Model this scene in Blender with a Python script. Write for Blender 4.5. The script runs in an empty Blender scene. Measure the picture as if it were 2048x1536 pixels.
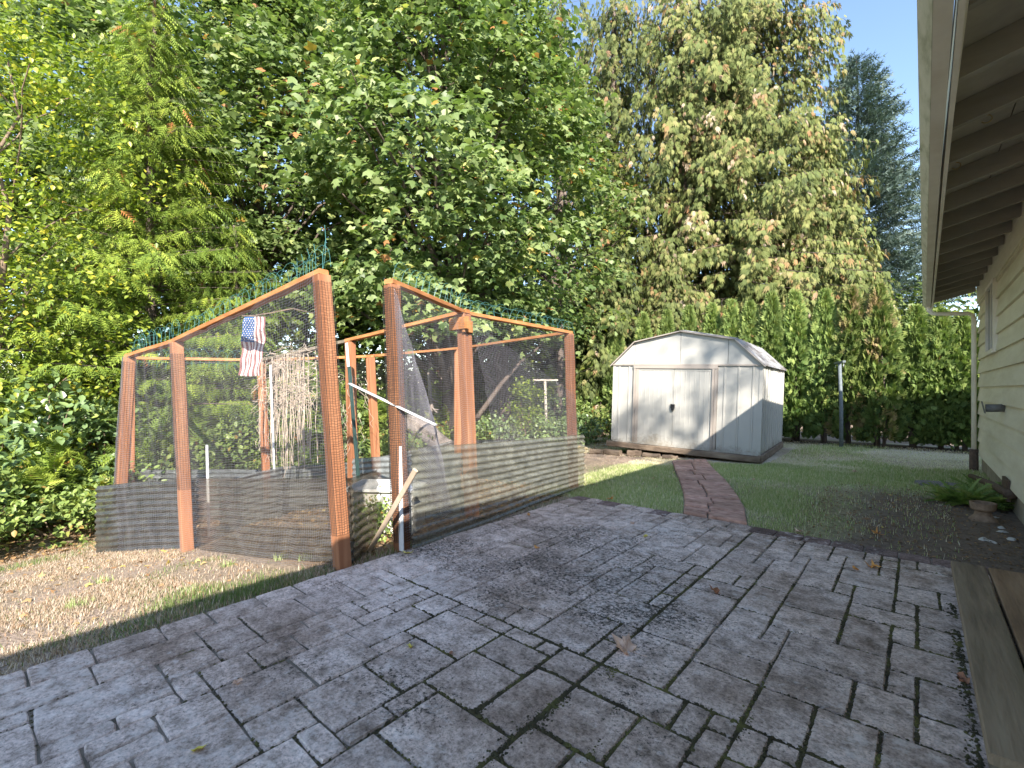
import bpy, math, random
import numpy as np
from mathutils import Vector, Matrix

SC = bpy.context.scene
COL = SC.collection
random.seed(7)
rng = np.random.default_rng(7)
R = math.radians

# ------------------------------------------------------------------ camera, sky, sun, exposure
CAM_H = 1.4
YAW = R(40.76)
F_PX, HX, HY = 941.0, 1024.0, 779.0          # focal length and horizon in units of a 2048 px wide frame
cam_data = bpy.data.cameras.new('camera')
cam = bpy.data.objects.new('camera', cam_data)
COL.objects.link(cam)
cam.location = (0, 0, CAM_H)
cam.rotation_euler = (R(90), 0, YAW)
cam_data.sensor_width = 36
cam_data.lens = F_PX / 2048 * 36
cam_data.shift_y = 11 / 2048
cam_data.clip_start = 0.05
cam_data.clip_end = 2000
SC.camera = cam

SUN_DIR = Vector((1.0, -0.84, 0.83)).normalized()
world = bpy.data.worlds.new('World')
SC.world = world
world.use_nodes = True
wn = world.node_tree
bg = wn.nodes['Background']
sky = wn.nodes.new('ShaderNodeTexSky')
sky.sky_type = 'NISHITA'
sky.sun_disc = False
sky.sun_elevation = math.asin(SUN_DIR.z)
sky.sun_rotation = math.atan2(SUN_DIR.x, SUN_DIR.y)
sky.altitude = 50
sky.air_density = 1.0
sky.dust_density = 0.35
sky.ozone_density = 1.1
wn.links.new(sky.outputs[0], bg.inputs[0])
bg.inputs[1].default_value = 0.128

sun_data = bpy.data.lights.new('sun', 'SUN')
sun_data.energy = 4.4
sun_data.angle = R(0.5)
sun_data.color = (1.0, 0.93, 0.82)
sun = bpy.data.objects.new('sun', sun_data)
COL.objects.link(sun)
sun.rotation_euler = SUN_DIR.to_track_quat('Z', 'Y').to_euler()
sun.location = (20, -17, 17)

SC.view_settings.view_transform = 'Standard'
SC.view_settings.look = 'None'
SC.view_settings.exposure = 1.64
SC.view_settings.gamma = 1.0
SC.view_settings.use_curve_mapping = False
SC.cycles.max_bounces = 8
SC.cycles.diffuse_bounces = 5
SC.cycles.transparent_max_bounces = 12
SC.cycles.use_denoising = True
SC.cycles.sample_clamp_indirect = 6

# ------------------------------------------------------------------ small helpers
cT, sT = math.cos(YAW), math.sin(YAW)


def at(px, py, Y):
    """world point seen at photo pixel (px, py) at Y metres of depth"""
    u = (px - HX) / F_PX
    return Vector((Y * (u * cT - sT), Y * (u * sT + cT), CAM_H - (py - HY) / F_PX * Y))


def xy(px, Y):
    p = at(px, HY, Y)
    return p.x, p.y


def tag(o, label=None, cat=None, group=None, kind=None):
    if label: o['label'] = label
    if cat: o['category'] = cat
    if group: o['group'] = group
    if kind: o['kind'] = kind
    return o


def empty(name, loc=(0, 0, 0), rz=0.0, label=None, cat=None, group=None):
    o = bpy.data.objects.new(name, None)
    o.empty_display_size = 0.2
    COL.objects.link(o)
    o.location = loc
    o.rotation_euler = (0, 0, rz)
    return tag(o, label, cat, group)


def link(name, me, mat=None, parent=None):
    if mat is not None and not me.materials:
        me.materials.append(mat)
    o = bpy.data.objects.new(name, me)
    COL.objects.link(o)
    if parent is not None:
        o.parent = parent
    return o


class MB:
    """collects simple solids and builds ONE mesh"""
    def __init__(self):
        self.v, self.f, self.mi, self.n = [], [], [], 0

    def add(self, vs, fs, mi=0):
        k = len(self.v)
        self.v += [tuple(p) for p in vs]
        self.f += [tuple(k + i for i in f) for f in fs]
        self.mi += [mi] * len(fs)

    def box(self, a, b, mi=0, bev=0.0):
        x0, y0, z0 = a; x1, y1, z1 = b
        if bev <= 0:
            self.add([(x0, y0, z0), (x1, y0, z0), (x1, y1, z0), (x0, y1, z0), (x0, y0, z1), (x1, y0, z1), (x1, y1, z1), (x0, y1, z1)],
                     [(0, 3, 2, 1), (4, 5, 6, 7), (0, 1, 5, 4), (1, 2, 6, 5), (2, 3, 7, 6), (3, 0, 4, 7)], mi)
        else:
            c = ((x0 + x1) / 2, (y0 + y1) / 2, (z0 + z1) / 2)
            self.bar(Vector((c[0], c[1], z0)), Vector((c[0], c[1], z1)), x1 - x0, y1 - y0, bev=bev, mi=mi, up=Vector((0, 1, 0)))

    def bar(self, p, q, w, h, bev=0.0, mi=0, up=Vector((0, 0, 1)), nseg=1, wob=0.0):
        """a beam from p to q, w wide across, h high along up, edges chamfered"""
        p, q = Vector(p), Vector(q)
        d = (q - p).normalized()
        s = d.cross(up)
        if s.length < 1e-4: s = d.cross(Vector((1, 0, 0)))
        s.normalize()
        t = s.cross(d).normalized()
        hw, hh = w / 2, h / 2
        b = min(bev, hw * .6, hh * .6)
        if b > 0:
            prof = [(-hw + b, -hh), (hw - b, -hh), (hw, -hh + b), (hw, hh - b), (hw - b, hh), (-hw + b, hh), (-hw, hh - b), (-hw, -hh + b)]
        else:
            prof = [(-hw, -hh), (hw, -hh), (hw, hh), (-hw, hh)]
        n = len(prof)
        vs = []
        for k in range(nseg + 1):
            c = p.lerp(q, k / nseg)
            if 0 < k < nseg and wob: c = c + s * random.uniform(-wob, wob) + t * random.uniform(-wob, wob)
            vs += [c + s * a + t * bb for a, bb in prof]
        fs = []
        for k in range(nseg):
            for i in range(n):
                j = (i + 1) % n
                fs.append((k * n + i, k * n + j, (k + 1) * n + j, (k + 1) * n + i))
        fs.append(tuple(reversed(range(n))))
        fs.append(tuple(nseg * n + i for i in range(n)))
        self.add(vs, fs, mi)

    def tube(self, pts, rad, sides=6, mi=0, cap=True):
        pts = [Vector(p) for p in pts]
        if not hasattr(rad, '__len__'): rad = [rad] * len(pts)
        vs, fs = [], []
        ref = Vector((0.13, 0.31, 0.94))
        for k, p in enumerate(pts):
            d = (pts[min(k + 1, len(pts) - 1)] - pts[max(k - 1, 0)])
            if d.length < 1e-9: d = Vector((0, 0, 1))
            d.normalize()
            s = d.cross(ref)
            if s.length < 0.15: s = d.cross(Vector((1, 0, 0)))
            s.normalize(); t = s.cross(d)
            for i in range(sides):
                a = 2 * math.pi * i / sides
                vs.append(p + (s * math.cos(a) + t * math.sin(a)) * rad[k])
        for k in range(len(pts) - 1):
            for i in range(sides):
                j = (i + 1) % sides
                fs.append((k * sides + i, k * sides + j, (k + 1) * sides + j, (k + 1) * sides + i))
        if cap:
            fs.append(tuple(reversed(range(sides))))
            fs.append(tuple((len(pts) - 1) * sides + i for i in range(sides)))
        self.add(vs, fs, mi)

    def mesh(self, name, mats, smooth=False):
        me = bpy.data.meshes.new(name)
        me.from_pydata(self.v, [], self.f)
        if not isinstance(mats, (list, tuple)): mats = [mats]
        for m in mats: me.materials.append(m)
        if len(mats) > 1:
            me.polygons.foreach_set('material_index', self.mi)
        if smooth: me.polygons.foreach_set('use_smooth', [True] * len(self.f))
        me.validate(clean_customdata=False)
        me.update()
        return me

    def build(self, name, mats, parent=None, smooth=False):
        return link(name, self.mesh(name, mats, smooth), None, parent)


def arrays_mesh(name, V, F, mat=None, tint=None, col=None, smooth=False):
    me = bpy.data.meshes.new(name)
    V = np.asarray(V, dtype=np.float32); F = np.asarray(F, dtype=np.int32)
    k = F.shape[1]
    me.vertices.add(len(V)); me.vertices.foreach_set('co', V.ravel())
    me.loops.add(F.size); me.loops.foreach_set('vertex_index', F.ravel())
    me.polygons.add(len(F))
    me.polygons.foreach_set('loop_start', np.arange(0, F.size, k, dtype=np.int32))
    me.polygons.foreach_set('loop_total', np.full(len(F), k, dtype=np.int32))
    if smooth: me.polygons.foreach_set('use_smooth', np.ones(len(F), dtype=bool))
    if tint is not None:
        a = me.attributes.new('tint', 'FLOAT', 'POINT'); a.data.foreach_set('value', np.asarray(tint, dtype=np.float32))
    if col is not None:
        a = me.attributes.new('col', 'FLOAT_COLOR', 'POINT')
        c4 = np.ones((len(V), 4), dtype=np.float32); c4[:, :3] = col
        a.data.foreach_set('color', c4.ravel())
    if mat is not None: me.materials.append(mat)
    me.update(calc_edges=True)
    return me


_lat = {}
def vnoise(x, y, scale, seed=0):
    """smooth value noise 0..1, vectorised"""
    if seed not in _lat: _lat[seed] = np.random.default_rng(1000 + seed).random((256, 256))
    L = _lat[seed]
    x = np.asarray(x, float) / scale; y = np.asarray(y, float) / scale
    xi = np.floor(x).astype(int); yi = np.floor(y).astype(int)
    fx = x - xi; fy = y - yi
    fx = fx * fx * (3 - 2 * fx); fy = fy * fy * (3 - 2 * fy)
    g = lambda a, b: L[a % 256, b % 256]
    return (g(xi, yi) * (1 - fx) + g(xi + 1, yi) * fx) * (1 - fy) + (g(xi, yi + 1) * (1 - fx) + g(xi + 1, yi + 1) * fx) * fy


def fnoise(x, y, scale, seed=0, octs=4):
    s = 0; a = 1; t = 0
    for k in range(octs):
        s = s + a * vnoise(x, y, scale / 2 ** k, seed + k); t += a; a *= .5
    return s / t


def smooth01(x, a, b):
    t = np.clip((np.asarray(x, float) - a) / (b - a), 0, 1)
    return t * t * (3 - 2 * t)


def gz(x, y):
    """ground height"""
    x = np.asarray(x, float); y = np.asarray(y, float)
    s = np.clip(-3.5 - x, 0, 5.5)
    w = 1 - .72 * smooth01(y, 3.5, 9)
    z = -.03 - .135 * s * w
    z = z + (fnoise(x, y, 1.6, 3, 3) - .5) * .07 * smooth01(np.minimum(abs(x + 3.3), 1.5), 0, 1.0)
    z = z + smooth01(-x, 8.6, 11) * .25
    return z


def gzf(x, y): return float(gz(x, y))


# ------------------------------------------------------------------ materials
def newmat(name):
    m = bpy.data.materials.new(name); m.use_nodes = True
    nt = m.node_tree
    return m, nt, nt.nodes['Principled BSDF']


def N(nt, t, **kw):
    n = nt.nodes.new(t)
    for k, v in kw.items():
        if k.startswith('i_'):
            key = k[2:]
            key = int(key) if key.isdigit() else key
            n.inputs[key].default_value = v
        else: setattr(n, k, v)
    return n


def ramp(nt, stops):
    r = nt.nodes.new('ShaderNodeValToRGB')
    e = r.color_ramp.elements
    while len(e) < len(stops): e.new(0.5)
    for el, (p, c) in zip(e, stops):
        el.position = p; el.color = (*c, 1)
    return r


def noisy(name, stops, scale=8.0, rough=.8, bump=.3, bump_scale=None, stretch=(1, 1, 1), coord='Object', detail=6, spec=.3, stops2=None, scale2=1.2, mix2=.35, per_object=0.0, dist=.01):
    """colour from noise through a ramp, plus bump; optionally a second larger noise mixed in"""
    m, nt, b = newmat(name)
    tc = N(nt, 'ShaderNodeTexCoord')
    if coord == 'World':
        g = N(nt, 'ShaderNodeNewGeometry'); src = g.outputs['Position']
    else: src = tc.outputs[coord]
    mp = N(nt, 'ShaderNodeMapping'); mp.inputs['Scale'].default_value = stretch
    nt.links.new(src, mp.inputs[0])
    n1 = N(nt, 'ShaderNodeTexNoise', i_Scale=scale, i_Detail=detail, i_Roughness=.6)
    nt.links.new(mp.outputs[0], n1.inputs['Vector'])
    r1 = ramp(nt, stops); nt.links.new(n1.outputs[0], r1.inputs[0])
    out = r1.outputs[0]
    if stops2:
        n2 = N(nt, 'ShaderNodeTexNoise', i_Scale=scale2, i_Detail=4)
        nt.links.new(mp.outputs[0], n2.inputs['Vector'])
        r2 = ramp(nt, stops2); nt.links.new(n2.outputs[0], r2.inputs[0])
        mx = N(nt, 'ShaderNodeMix', data_type='RGBA', blend_type='MULTIPLY'); mx.inputs[0].default_value = mix2
        nt.links.new(out, mx.inputs[6]); nt.links.new(r2.outputs[0], mx.inputs[7]); out = mx.outputs[2]
    if per_object > 0:
        oi = N(nt, 'ShaderNodeObjectInfo')
        mr = N(nt, 'ShaderNodeMapRange'); mr.inputs[3].default_value = 1 - per_object; mr.inputs[4].default_value = 1 + per_object
        nt.links.new(oi.outputs['Random'], mr.inputs[0])
        mm = N(nt, 'ShaderNodeMix', data_type='RGBA', blend_type='MULTIPLY'); mm.inputs[0].default_value = 1
        nt.links.new(out, mm.inputs[6]); nt.links.new(mr.outputs[0], mm.inputs[7]); out = mm.outputs[2]
    nt.links.new(out, b.inputs['Base Color'])
    b.inputs['Roughness'].default_value = rough
    b.inputs['Specular IOR Level'].default_value = spec
    if bump > 0:
        n3 = N(nt, 'ShaderNodeTexNoise', i_Scale=bump_scale or scale * 2, i_Detail=6)
        nt.links.new(mp.outputs[0], n3.inputs['Vector'])
        bp = N(nt, 'ShaderNodeBump'); bp.inputs['Strength'].default_value = bump; bp.inputs['Distance'].default_value = dist
        nt.links.new(n3.outputs[0], bp.inputs['Height']); nt.links.new(bp.outputs[0], b.inputs['Normal'])
    return m


def leafmat(name, stops, trans=.3, rough=.45, spec=.35):
    m, nt, b = newmat(name)
    a = N(nt, 'ShaderNodeAttribute', attribute_name='tint')
    r = ramp(nt, stops); nt.links.new(a.outputs['Fac'], r.inputs[0])
    nt.links.new(r.outputs[0], b.inputs['Base Color'])
    oi = N(nt, 'ShaderNodeObjectInfo'); mr = N(nt, 'ShaderNodeMapRange'); mr.inputs[3].default_value = .86; mr.inputs[4].default_value = 1.2; nt.links.new(oi.outputs['Random'], mr.inputs[0])
    vv = N(nt, 'ShaderNodeMix', data_type='RGBA', blend_type='MULTIPLY'); vv.inputs[0].default_value = 1; nt.links.new(r.outputs[0], vv.inputs[6]); nt.links.new(mr.outputs[0], vv.inputs[7])
    nt.links.new(vv.outputs[2], b.inputs['Base Color'])
    b.inputs['Roughness'].default_value = rough
    b.inputs['Specular IOR Level'].default_value = spec
    tr = N(nt, 'ShaderNodeBsdfTranslucent')
    mc = N(nt, 'ShaderNodeMix', data_type='RGBA', blend_type='MULTIPLY'); mc.inputs[0].default_value = 1
    nt.links.new(r.outputs[0], mc.inputs[6]); mc.inputs[7].default_value = (1.4, 1.6, .8, 1)
    nt.links.new(mc.outputs[2], tr.inputs[0])
    mx = N(nt, 'ShaderNodeMixShader'); mx.inputs[0].default_value = trans
    nt.links.new(b.outputs[0], mx.inputs[1]); nt.links.new(tr.outputs[0], mx.inputs[2])
    nt.links.new(mx.outputs[0], nt.nodes['Material Output'].inputs[0])
    return m


def plain(name, c, rough=.6, metal=0.0, spec=.4):
    return noisy(name, [(.3, tuple(x * .86 for x in c)), (.7, tuple(min(1, x * 1.1) for x in c))], 14, rough, .08, spec=spec) if metal == 0 else metalmat(name, c, rough)


def metalmat(name, c, rough):
    m = noisy(name, [(.3, tuple(x * .8 for x in c)), (.7, c)], 20, rough, .05)
    m.node_tree.nodes['Principled BSDF'].inputs['Metallic'].default_value = .85
    return m


M = {}
M['cedar_wood'] = noisy('cedar_stain', [(.25, (.23, .09, .045)), (.5, (.38, .17, .085)), (.75, (.52, .27, .15))], 9, .75, .5, 30, (1, 1, .07), stops2=[(.35, (.62, .55, .5)), (.65, (1, 1, 1))], scale2=3, mix2=.8, per_object=.1)
M['cedar_rail'] = noisy('cedar_rail_stain', [(.25, (.30, .11, .035)), (.5, (.44, .19, .07)), (.75, (.56, .28, .12))], 14, .75, .4, 30, (.3, .3, 1), stops2=[(.35, (.6, .52, .45)), (.65, (1, 1, 1))], scale2=2, mix2=.6, per_object=.1)
M['old_wood'] = noisy('weathered_wood', [(.25, (.13, .105, .08)), (.5, (.23, .19, .15)), (.8, (.35, .3, .24))], 12, .85, .6, 40, (1, .1, 1), stops2=[(.4, (.6, .62, .5)), (.6, (1, 1, 1))], scale2=1.5, mix2=.7, per_object=.08)
M['lath'] = noisy('pale_lath', [(.25, (.36, .27, .19)), (.75, (.52, .42, .32))], 10, .8, .3, 40, (1, 1, .1))
M['white_metal'] = noisy('white_speckled_metal', [(.25, (.45, .45, .45)), (.38, (.74, .75, .76)), (.8, (.84, .84, .84))], 26, .5, .1)
M['galv'] = noisy('galvanised', [(.3, (.42, .43, .44)), (.7, (.62, .63, .64))], 30, .45, .1, spec=.6)
M['dark_green'] = plain('dark_green_metal', (.035, .07, .065), .5)
M['green_wire'] = plain('green_coated_wire', (.08, .24, .23), .4, spec=.5)
M['net'] = plain('sunlit_net_cord', (.19, .185, .215), .3, spec=.8)  # black cord lightened to grey, its sunlit gloss put into the colour
M['net_dark'] = plain('black_net_cord', (.03, .028, .028), .5)
M['vine'] = noisy('dead_vine', [(.3, (.33, .26, .20)), (.7, (.55, .46, .38))], 10, .9, .2)
M['bark'] = noisy('bark', [(.3, (.075, .055, .045)), (.7, (.19, .15, .125))], 5, .9, .9, 12, (1, 1, .2), dist=.03)
M['bark_pale'] = noisy('pale_bark', [(.3, (.2, .16, .14)), (.7, (.42, .36, .32))], 5, .9, .9, 14, (1, 1, .25), dist=.03)
M['twig'] = noisy('twig', [(.3, (.13, .09, .06)), (.7, (.26, .19, .14))], 12, .85, .2)
# painted house
M['siding'] = noisy('cream_siding_paint', [(.3, (.68, .62, .47)), (.7, (.77, .72, .56))], 5, .6, .25, 60, (1, .5, 3), stops2=[(.3, (.72, .68, .6)), (.55, (1, 1, 1))], scale2=1.1, mix2=.55, per_object=.03)
M['trim'] = noisy('pale_trim_paint', [(.3, (.76, .69, .58)), (.7, (.84, .78, .67))], 6, .55, .15, 50, stops2=[(.3, (.75, .7, .62)), (.55, (1, 1, 1))], scale2=2.5, mix2=.5)
M['gutter_lip'] = noisy('stained_gutter_paint', [(.3, (.36, .36, .25)), (.5, (.62, .60, .48)), (.8, (.78, .75, .64))], 18, .6, .15, 50, (1, .25, 1), per_object=.0)
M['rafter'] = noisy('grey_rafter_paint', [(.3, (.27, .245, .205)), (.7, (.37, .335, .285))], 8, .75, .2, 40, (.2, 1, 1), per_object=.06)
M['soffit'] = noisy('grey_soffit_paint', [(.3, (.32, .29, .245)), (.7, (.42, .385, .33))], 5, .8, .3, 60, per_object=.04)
M['concrete'] = noisy('foundation_concrete', [(.3, (.30, .26, .20)), (.7, (.42, .37, .29))], 6, .9, .5, 60, stops2=[(.3, (.5, .45, .38)), (.6, (1, 1, 1))], scale2=1.6, mix2=.7)
M['roofing'] = noisy('roof_shingle', [(.3, (.05, .045, .04)), (.7, (.11, .1, .09))], 30, .95, .6)
M['glass'] = plain('window_glass', (.03, .035, .04), .05, spec=.8)
M['rust'] = noisy('rusty_brown', [(.3, (.06, .04, .03)), (.7, (.15, .10, .07))], 20, .8, .4)
M['black_plastic'] = plain('black_plastic', (.02, .02, .022), .4)
M['grey_pipe'] = noisy('grey_pipe', [(.3, (.12, .115, .11)), (.7, (.2, .19, .18))], 20, .7, .2)
M['hook'] = plain('brass_hook', (.4, .3, .15), .5)
# shed
def shedmat(name, c):
    m = noisy(name, [(.3, tuple(x * .93 for x in c)), (.7, c)], 4, .5, .06, 30)
    nt = m.node_tree; b = nt.nodes['Principled BSDF']
    src = b.inputs['Base Color'].links[0].from_socket
    tc = N(nt, 'ShaderNodeTexCoord'); sx = N(nt, 'ShaderNodeSeparateXYZ'); nt.links.new(tc.outputs['Object'], sx.inputs[0])
    n = N(nt, 'ShaderNodeTexNoise', i_Scale=16.0, i_Detail=8, i_Roughness=.75)
    nt.links.new(tc.outputs['Object'], n.inputs['Vector'])
    n2 = N(nt, 'ShaderNodeTexNoise', i_Scale=1.6, i_Detail=3); nt.links.new(tc.outputs['Object'], n2.inputs['Vector'])
    mr = N(nt, 'ShaderNodeMapRange'); mr.inputs[1].default_value = 0.02; mr.inputs[2].default_value = .42; mr.inputs[3].default_value = .74; mr.inputs[4].default_value = .1
    nt.links.new(sx.outputs[2], mr.inputs[0])
    ad = N(nt, 'ShaderNodeMath', operation='ADD'); nt.links.new(mr.outputs[0], ad.inputs[0]); nt.links.new(n.outputs[0], ad.inputs[1])
    ad2 = N(nt, 'ShaderNodeMath', operation='ADD'); nt.links.new(ad.outputs[0], ad2.inputs[0]); nt.links.new(n2.outputs[0], ad2.inputs[1])
    st = N(nt, 'ShaderNodeMapRange'); st.inputs[1].default_value = 1.55; st.inputs[2].default_value = 1.85
    nt.links.new(ad2.outputs[0], st.inputs[0])
    fade = N(nt, 'ShaderNodeMath', operation='MULTIPLY'); fade.inputs[1].default_value = .62; nt.links.new(st.outputs[0], fade.inputs[0])
    mx = N(nt, 'ShaderNodeMix', data_type='RGBA'); nt.links.new(fade.outputs[0], mx.inputs[0]); nt.links.new(src, mx.inputs[6])
    mx.inputs[7].default_value = (.17, .14, .10, 1)
    nt.links.new(mx.outputs[2], b.inputs['Base Color'])
    return m
M['shed_white'] = shedmat('shed_cream_enamel', (.455, .44, .405))
M['shed_trim'] = shedmat('shed_taupe_trim', (.38, .33, .29))
M['shed_roof'] = noisy('shed_roof_metal', [(.35, (.13, .115, .105)), (.5, (.26, .26, .27)), (.7, (.34, .345, .36))], 5, .4, .1, 30, (1, .3, 1), stops2=[(.35, (.4, .33, .28)), (.5, (1, 1, 1))], scale2=3, mix2=.7)
M['skid'] = noisy('rotting_timber', [(.3, (.10, .07, .05)), (.55, (.2, .15, .11)), (.8, (.34, .27, .2))], 9, .9, .8, 25, (.3, 1, 1), dist=.02)
M['brick_path'] = noisy('red_path_stone', [(.25, (.26, .14, .10)), (.5, (.52, .30, .225)), (.8, (.70, .47, .37))], 9, .9, .9, 22, (1, 2, 1), stops2=[(.35, (.5, .5, .45)), (.6, (1, 1, 1))], scale2=2, mix2=.6, per_object=.14, dist=.02)
M['terracotta'] = noisy('old_terracotta', [(.3, (.17, .11, .07)), (.7, (.33, .23, .16))], 14, .9, .4)
M['shell'] = plain('pale_shell', (.5, .47, .43), .6)
M['slate'] = noisy('grey_slab', [(.3, (.13, .12, .12)), (.7, (.24, .22, .22))], 8, .9, .4)
M['cinder'] = noisy('white_painted_board', [(.3, (.52, .49, .44)), (.6, (.72, .70, .66))], 14, .8, .3)

# patio stones: pale grey, lichen-white and dark-stained zones laid in world coordinates so stains cross joints
def stonemat(name, reddish=False):
    m, nt, b = newmat(name)
    g = N(nt, 'ShaderNodeNewGeometry')
    def noise(s, d=6, r=.6, vec=None):
        n = N(nt, 'ShaderNodeTexNoise', i_Scale=s, i_Detail=d, i_Roughness=r)
        nt.links.new(vec or g.outputs['Position'], n.inputs['Vector']); return n
    n1 = noise(9, 8, .7)
    base = ramp(nt, [(.30, (.22, .16, .125)), (.42, (.44, .345, .29)), (.53, (.66, .52, .45)), (.68, (.84, .70, .62))] if not reddish else
                [(.3, (.13, .085, .075)), (.5, (.22, .15, .135)), (.75, (.34, .25, .23))])
    nt.links.new(n1.outputs[0], base.inputs[0])
    # fine grit
    n2 = noise(55, 5, .8)
    gr = ramp(nt, [(.36, (.34, .32, .30)), (.50, (.95, .95, .95)), (.66, (1.35, 1.35, 1.33))]); nt.links.new(n2.outputs[0], gr.inputs[0])
    m1 = N(nt, 'ShaderNodeMix', data_type='RGBA', blend_type='MULTIPLY'); m1.inputs[0].default_value = .85
    nt.links.new(base.outputs[0], m1.inputs[6]); nt.links.new(gr.outputs[0], m1.inputs[7])
    # broad brown stains
    n3 = noise(.9, 5, .6)
    st = ramp(nt, [(.36, (.46, .40, .34)), (.47, (.86, .82, .78)), (.58, (1, 1, 1))]); nt.links.new(n3.outputs[0], st.inputs[0])
    m2 = N(nt, 'ShaderNodeMix', data_type='RGBA', blend_type='MULTIPLY'); m2.inputs[0].default_value = .85
    nt.links.new(m1.outputs[2], m2.inputs[6]); nt.links.new(st.outputs[0], m2.inputs[7])
    # black crust flecks, gathered in patches
    n4 = noise(40, 6, .8); n5 = noise(1.3, 3, .5)
    mu = N(nt, 'ShaderNodeMath', operation='MULTIPLY_ADD'); mu.inputs[1].default_value = .55; nt.links.new(n5.outputs[0], mu.inputs[0]); nt.links.new(n4.outputs[0], mu.inputs[2])
    vd = N(nt, 'ShaderNodeVectorMath', operation='DISTANCE'); nt.links.new(g.outputs['Position'], vd.inputs[0]); vd.inputs[1].default_value = (-2.15, 3.2, 0)
    vr = N(nt, 'ShaderNodeMapRange'); vr.inputs[1].default_value = .5; vr.inputs[2].default_value = 1.7; vr.inputs[3].default_value = .11; vr.inputs[4].default_value = -.02; nt.links.new(vd.outputs['Value'], vr.inputs[0])
    va = N(nt, 'ShaderNodeMath', operation='ADD'); nt.links.new(mu.outputs[0], va.inputs[0]); nt.links.new(vr.outputs[0], va.inputs[1]); mu = va
    fl = N(nt, 'ShaderNodeMapRange'); fl.inputs[1].default_value = .86; fl.inputs[2].default_value = .93; nt.links.new(mu.outputs[0], fl.inputs[0])
    m3 = N(nt, 'ShaderNodeMix', data_type='RGBA'); nt.links.new(fl.outputs[0], m3.inputs[0]); nt.links.new(m2.outputs[2], m3.inputs[6]); m3.inputs[7].default_value = (.06, .05, .04, 1)
    # pale lichen
    n6 = noise(13, 7, .75); n7 = noise(.8, 3, .5, None)
    mu2 = N(nt, 'ShaderNodeMath', operation='MULTIPLY_ADD'); mu2.inputs[1].default_value = .6; nt.links.new(n7.outputs[0], mu2.inputs[0]); nt.links.new(n6.outputs[0], mu2.inputs[2])
    li = N(nt, 'ShaderNodeMapRange'); li.inputs[1].default_value = .84; li.inputs[2].default_value = .98; li.inputs[4].default_value = .55; nt.links.new(mu2.outputs[0], li.inputs[0])
    m4 = N(nt, 'ShaderNodeMix', data_type='RGBA'); nt.links.new(li.outputs[0], m4.inputs[0]); nt.links.new(m3.outputs[2], m4.inputs[6]); m4.inputs[7].default_value = (.84, .73, .66, 1)
    oi = N(nt, 'ShaderNodeObjectInfo'); mr = N(nt, 'ShaderNodeMapRange'); mr.inputs[3].default_value = .86; mr.inputs[4].default_value = 1.12
    nt.links.new(oi.outputs['Random'], mr.inputs[0])
    m5 = N(nt, 'ShaderNodeMix', data_type='RGBA', blend_type='MULTIPLY'); m5.inputs[0].default_value = 1
    nt.links.new(m4.outputs[2], m5.inputs[6]); nt.links.new(mr.outputs[0], m5.inputs[7])
    nt.links.new(m5.outputs[2], b.inputs['Base Color'])
    b.inputs['Roughness'].default_value = .88; b.inputs['Specular IOR Level'].default_value = .25
    nb = noise(22, 8, .7)
    bp = N(nt, 'ShaderNodeBump'); bp.inputs['Strength'].default_value = .8; bp.inputs['Distance'].default_value = .006
    nt.links.new(nb.outputs[0], bp.inputs['Height']); nt.links.new(bp.outputs[0], b.inputs['Normal'])
    return m
M['stone'] = stonemat('patio_stone'); M['stone_red'] = stonemat('patio_red_edge_stone', True)
M['joint'] = noisy('mossy_joint_dirt', [(.35, (.07, .06, .045)), (.5, (.18, .15, .115)), (.68, (.34, .29, .24))], 3, .95, .6, 60, coord='World')
M['moss'] = noisy('moss', [(.35, (.045, .036, .02)), (.5, (.075, .062, .028)), (.62, (.13, .12, .035)), (.75, (.20, .17, .05))], 6, .95, .8, 90, coord='World')

def groundmat():
    m, nt, b = newmat('ground_soil_and_turf')
    a = N(nt, 'ShaderNodeAttribute', attribute_name='col')
    g = N(nt, 'ShaderNodeNewGeometry')
    n = N(nt, 'ShaderNodeTexNoise', i_Scale=18.0, i_Detail=8, i_Roughness=.75); nt.links.new(g.outputs['Position'], n.inputs['Vector'])
    r = ramp(nt, [(.3, (.5, .47, .42)), (.5, (.95, .95, .95)), (.72, (1.35, 1.32, 1.25))]); nt.links.new(n.outputs[0], r.inputs[0])
    mx = N(nt, 'ShaderNodeMix', data_type='RGBA', blend_type='MULTIPLY'); mx.inputs[0].default_value = 1
    nt.links.new(a.outputs['Color'], mx.inputs[6]); nt.links.new(r.outputs[0], mx.inputs[7])
    nt.links.new(mx.outputs[2], b.inputs['Base Color'])
    b.inputs['Roughness'].default_value = .95; b.inputs['Specular IOR Level'].default_value = .15
    n2 = N(nt, 'ShaderNodeTexNoise', i_Scale=45.0, i_Detail=6); nt.links.new(g.outputs['Position'], n2.inputs['Vector'])
    bp = N(nt, 'ShaderNodeBump'); bp.inputs['Strength'].default_value = .9; bp.inputs['Distance'].default_value = .02
    nt.links.new(n2.outputs[0], bp.inputs['Height']); nt.links.new(bp.outputs[0], b.inputs['Normal'])
    return m
M['ground'] = groundmat()

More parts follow.
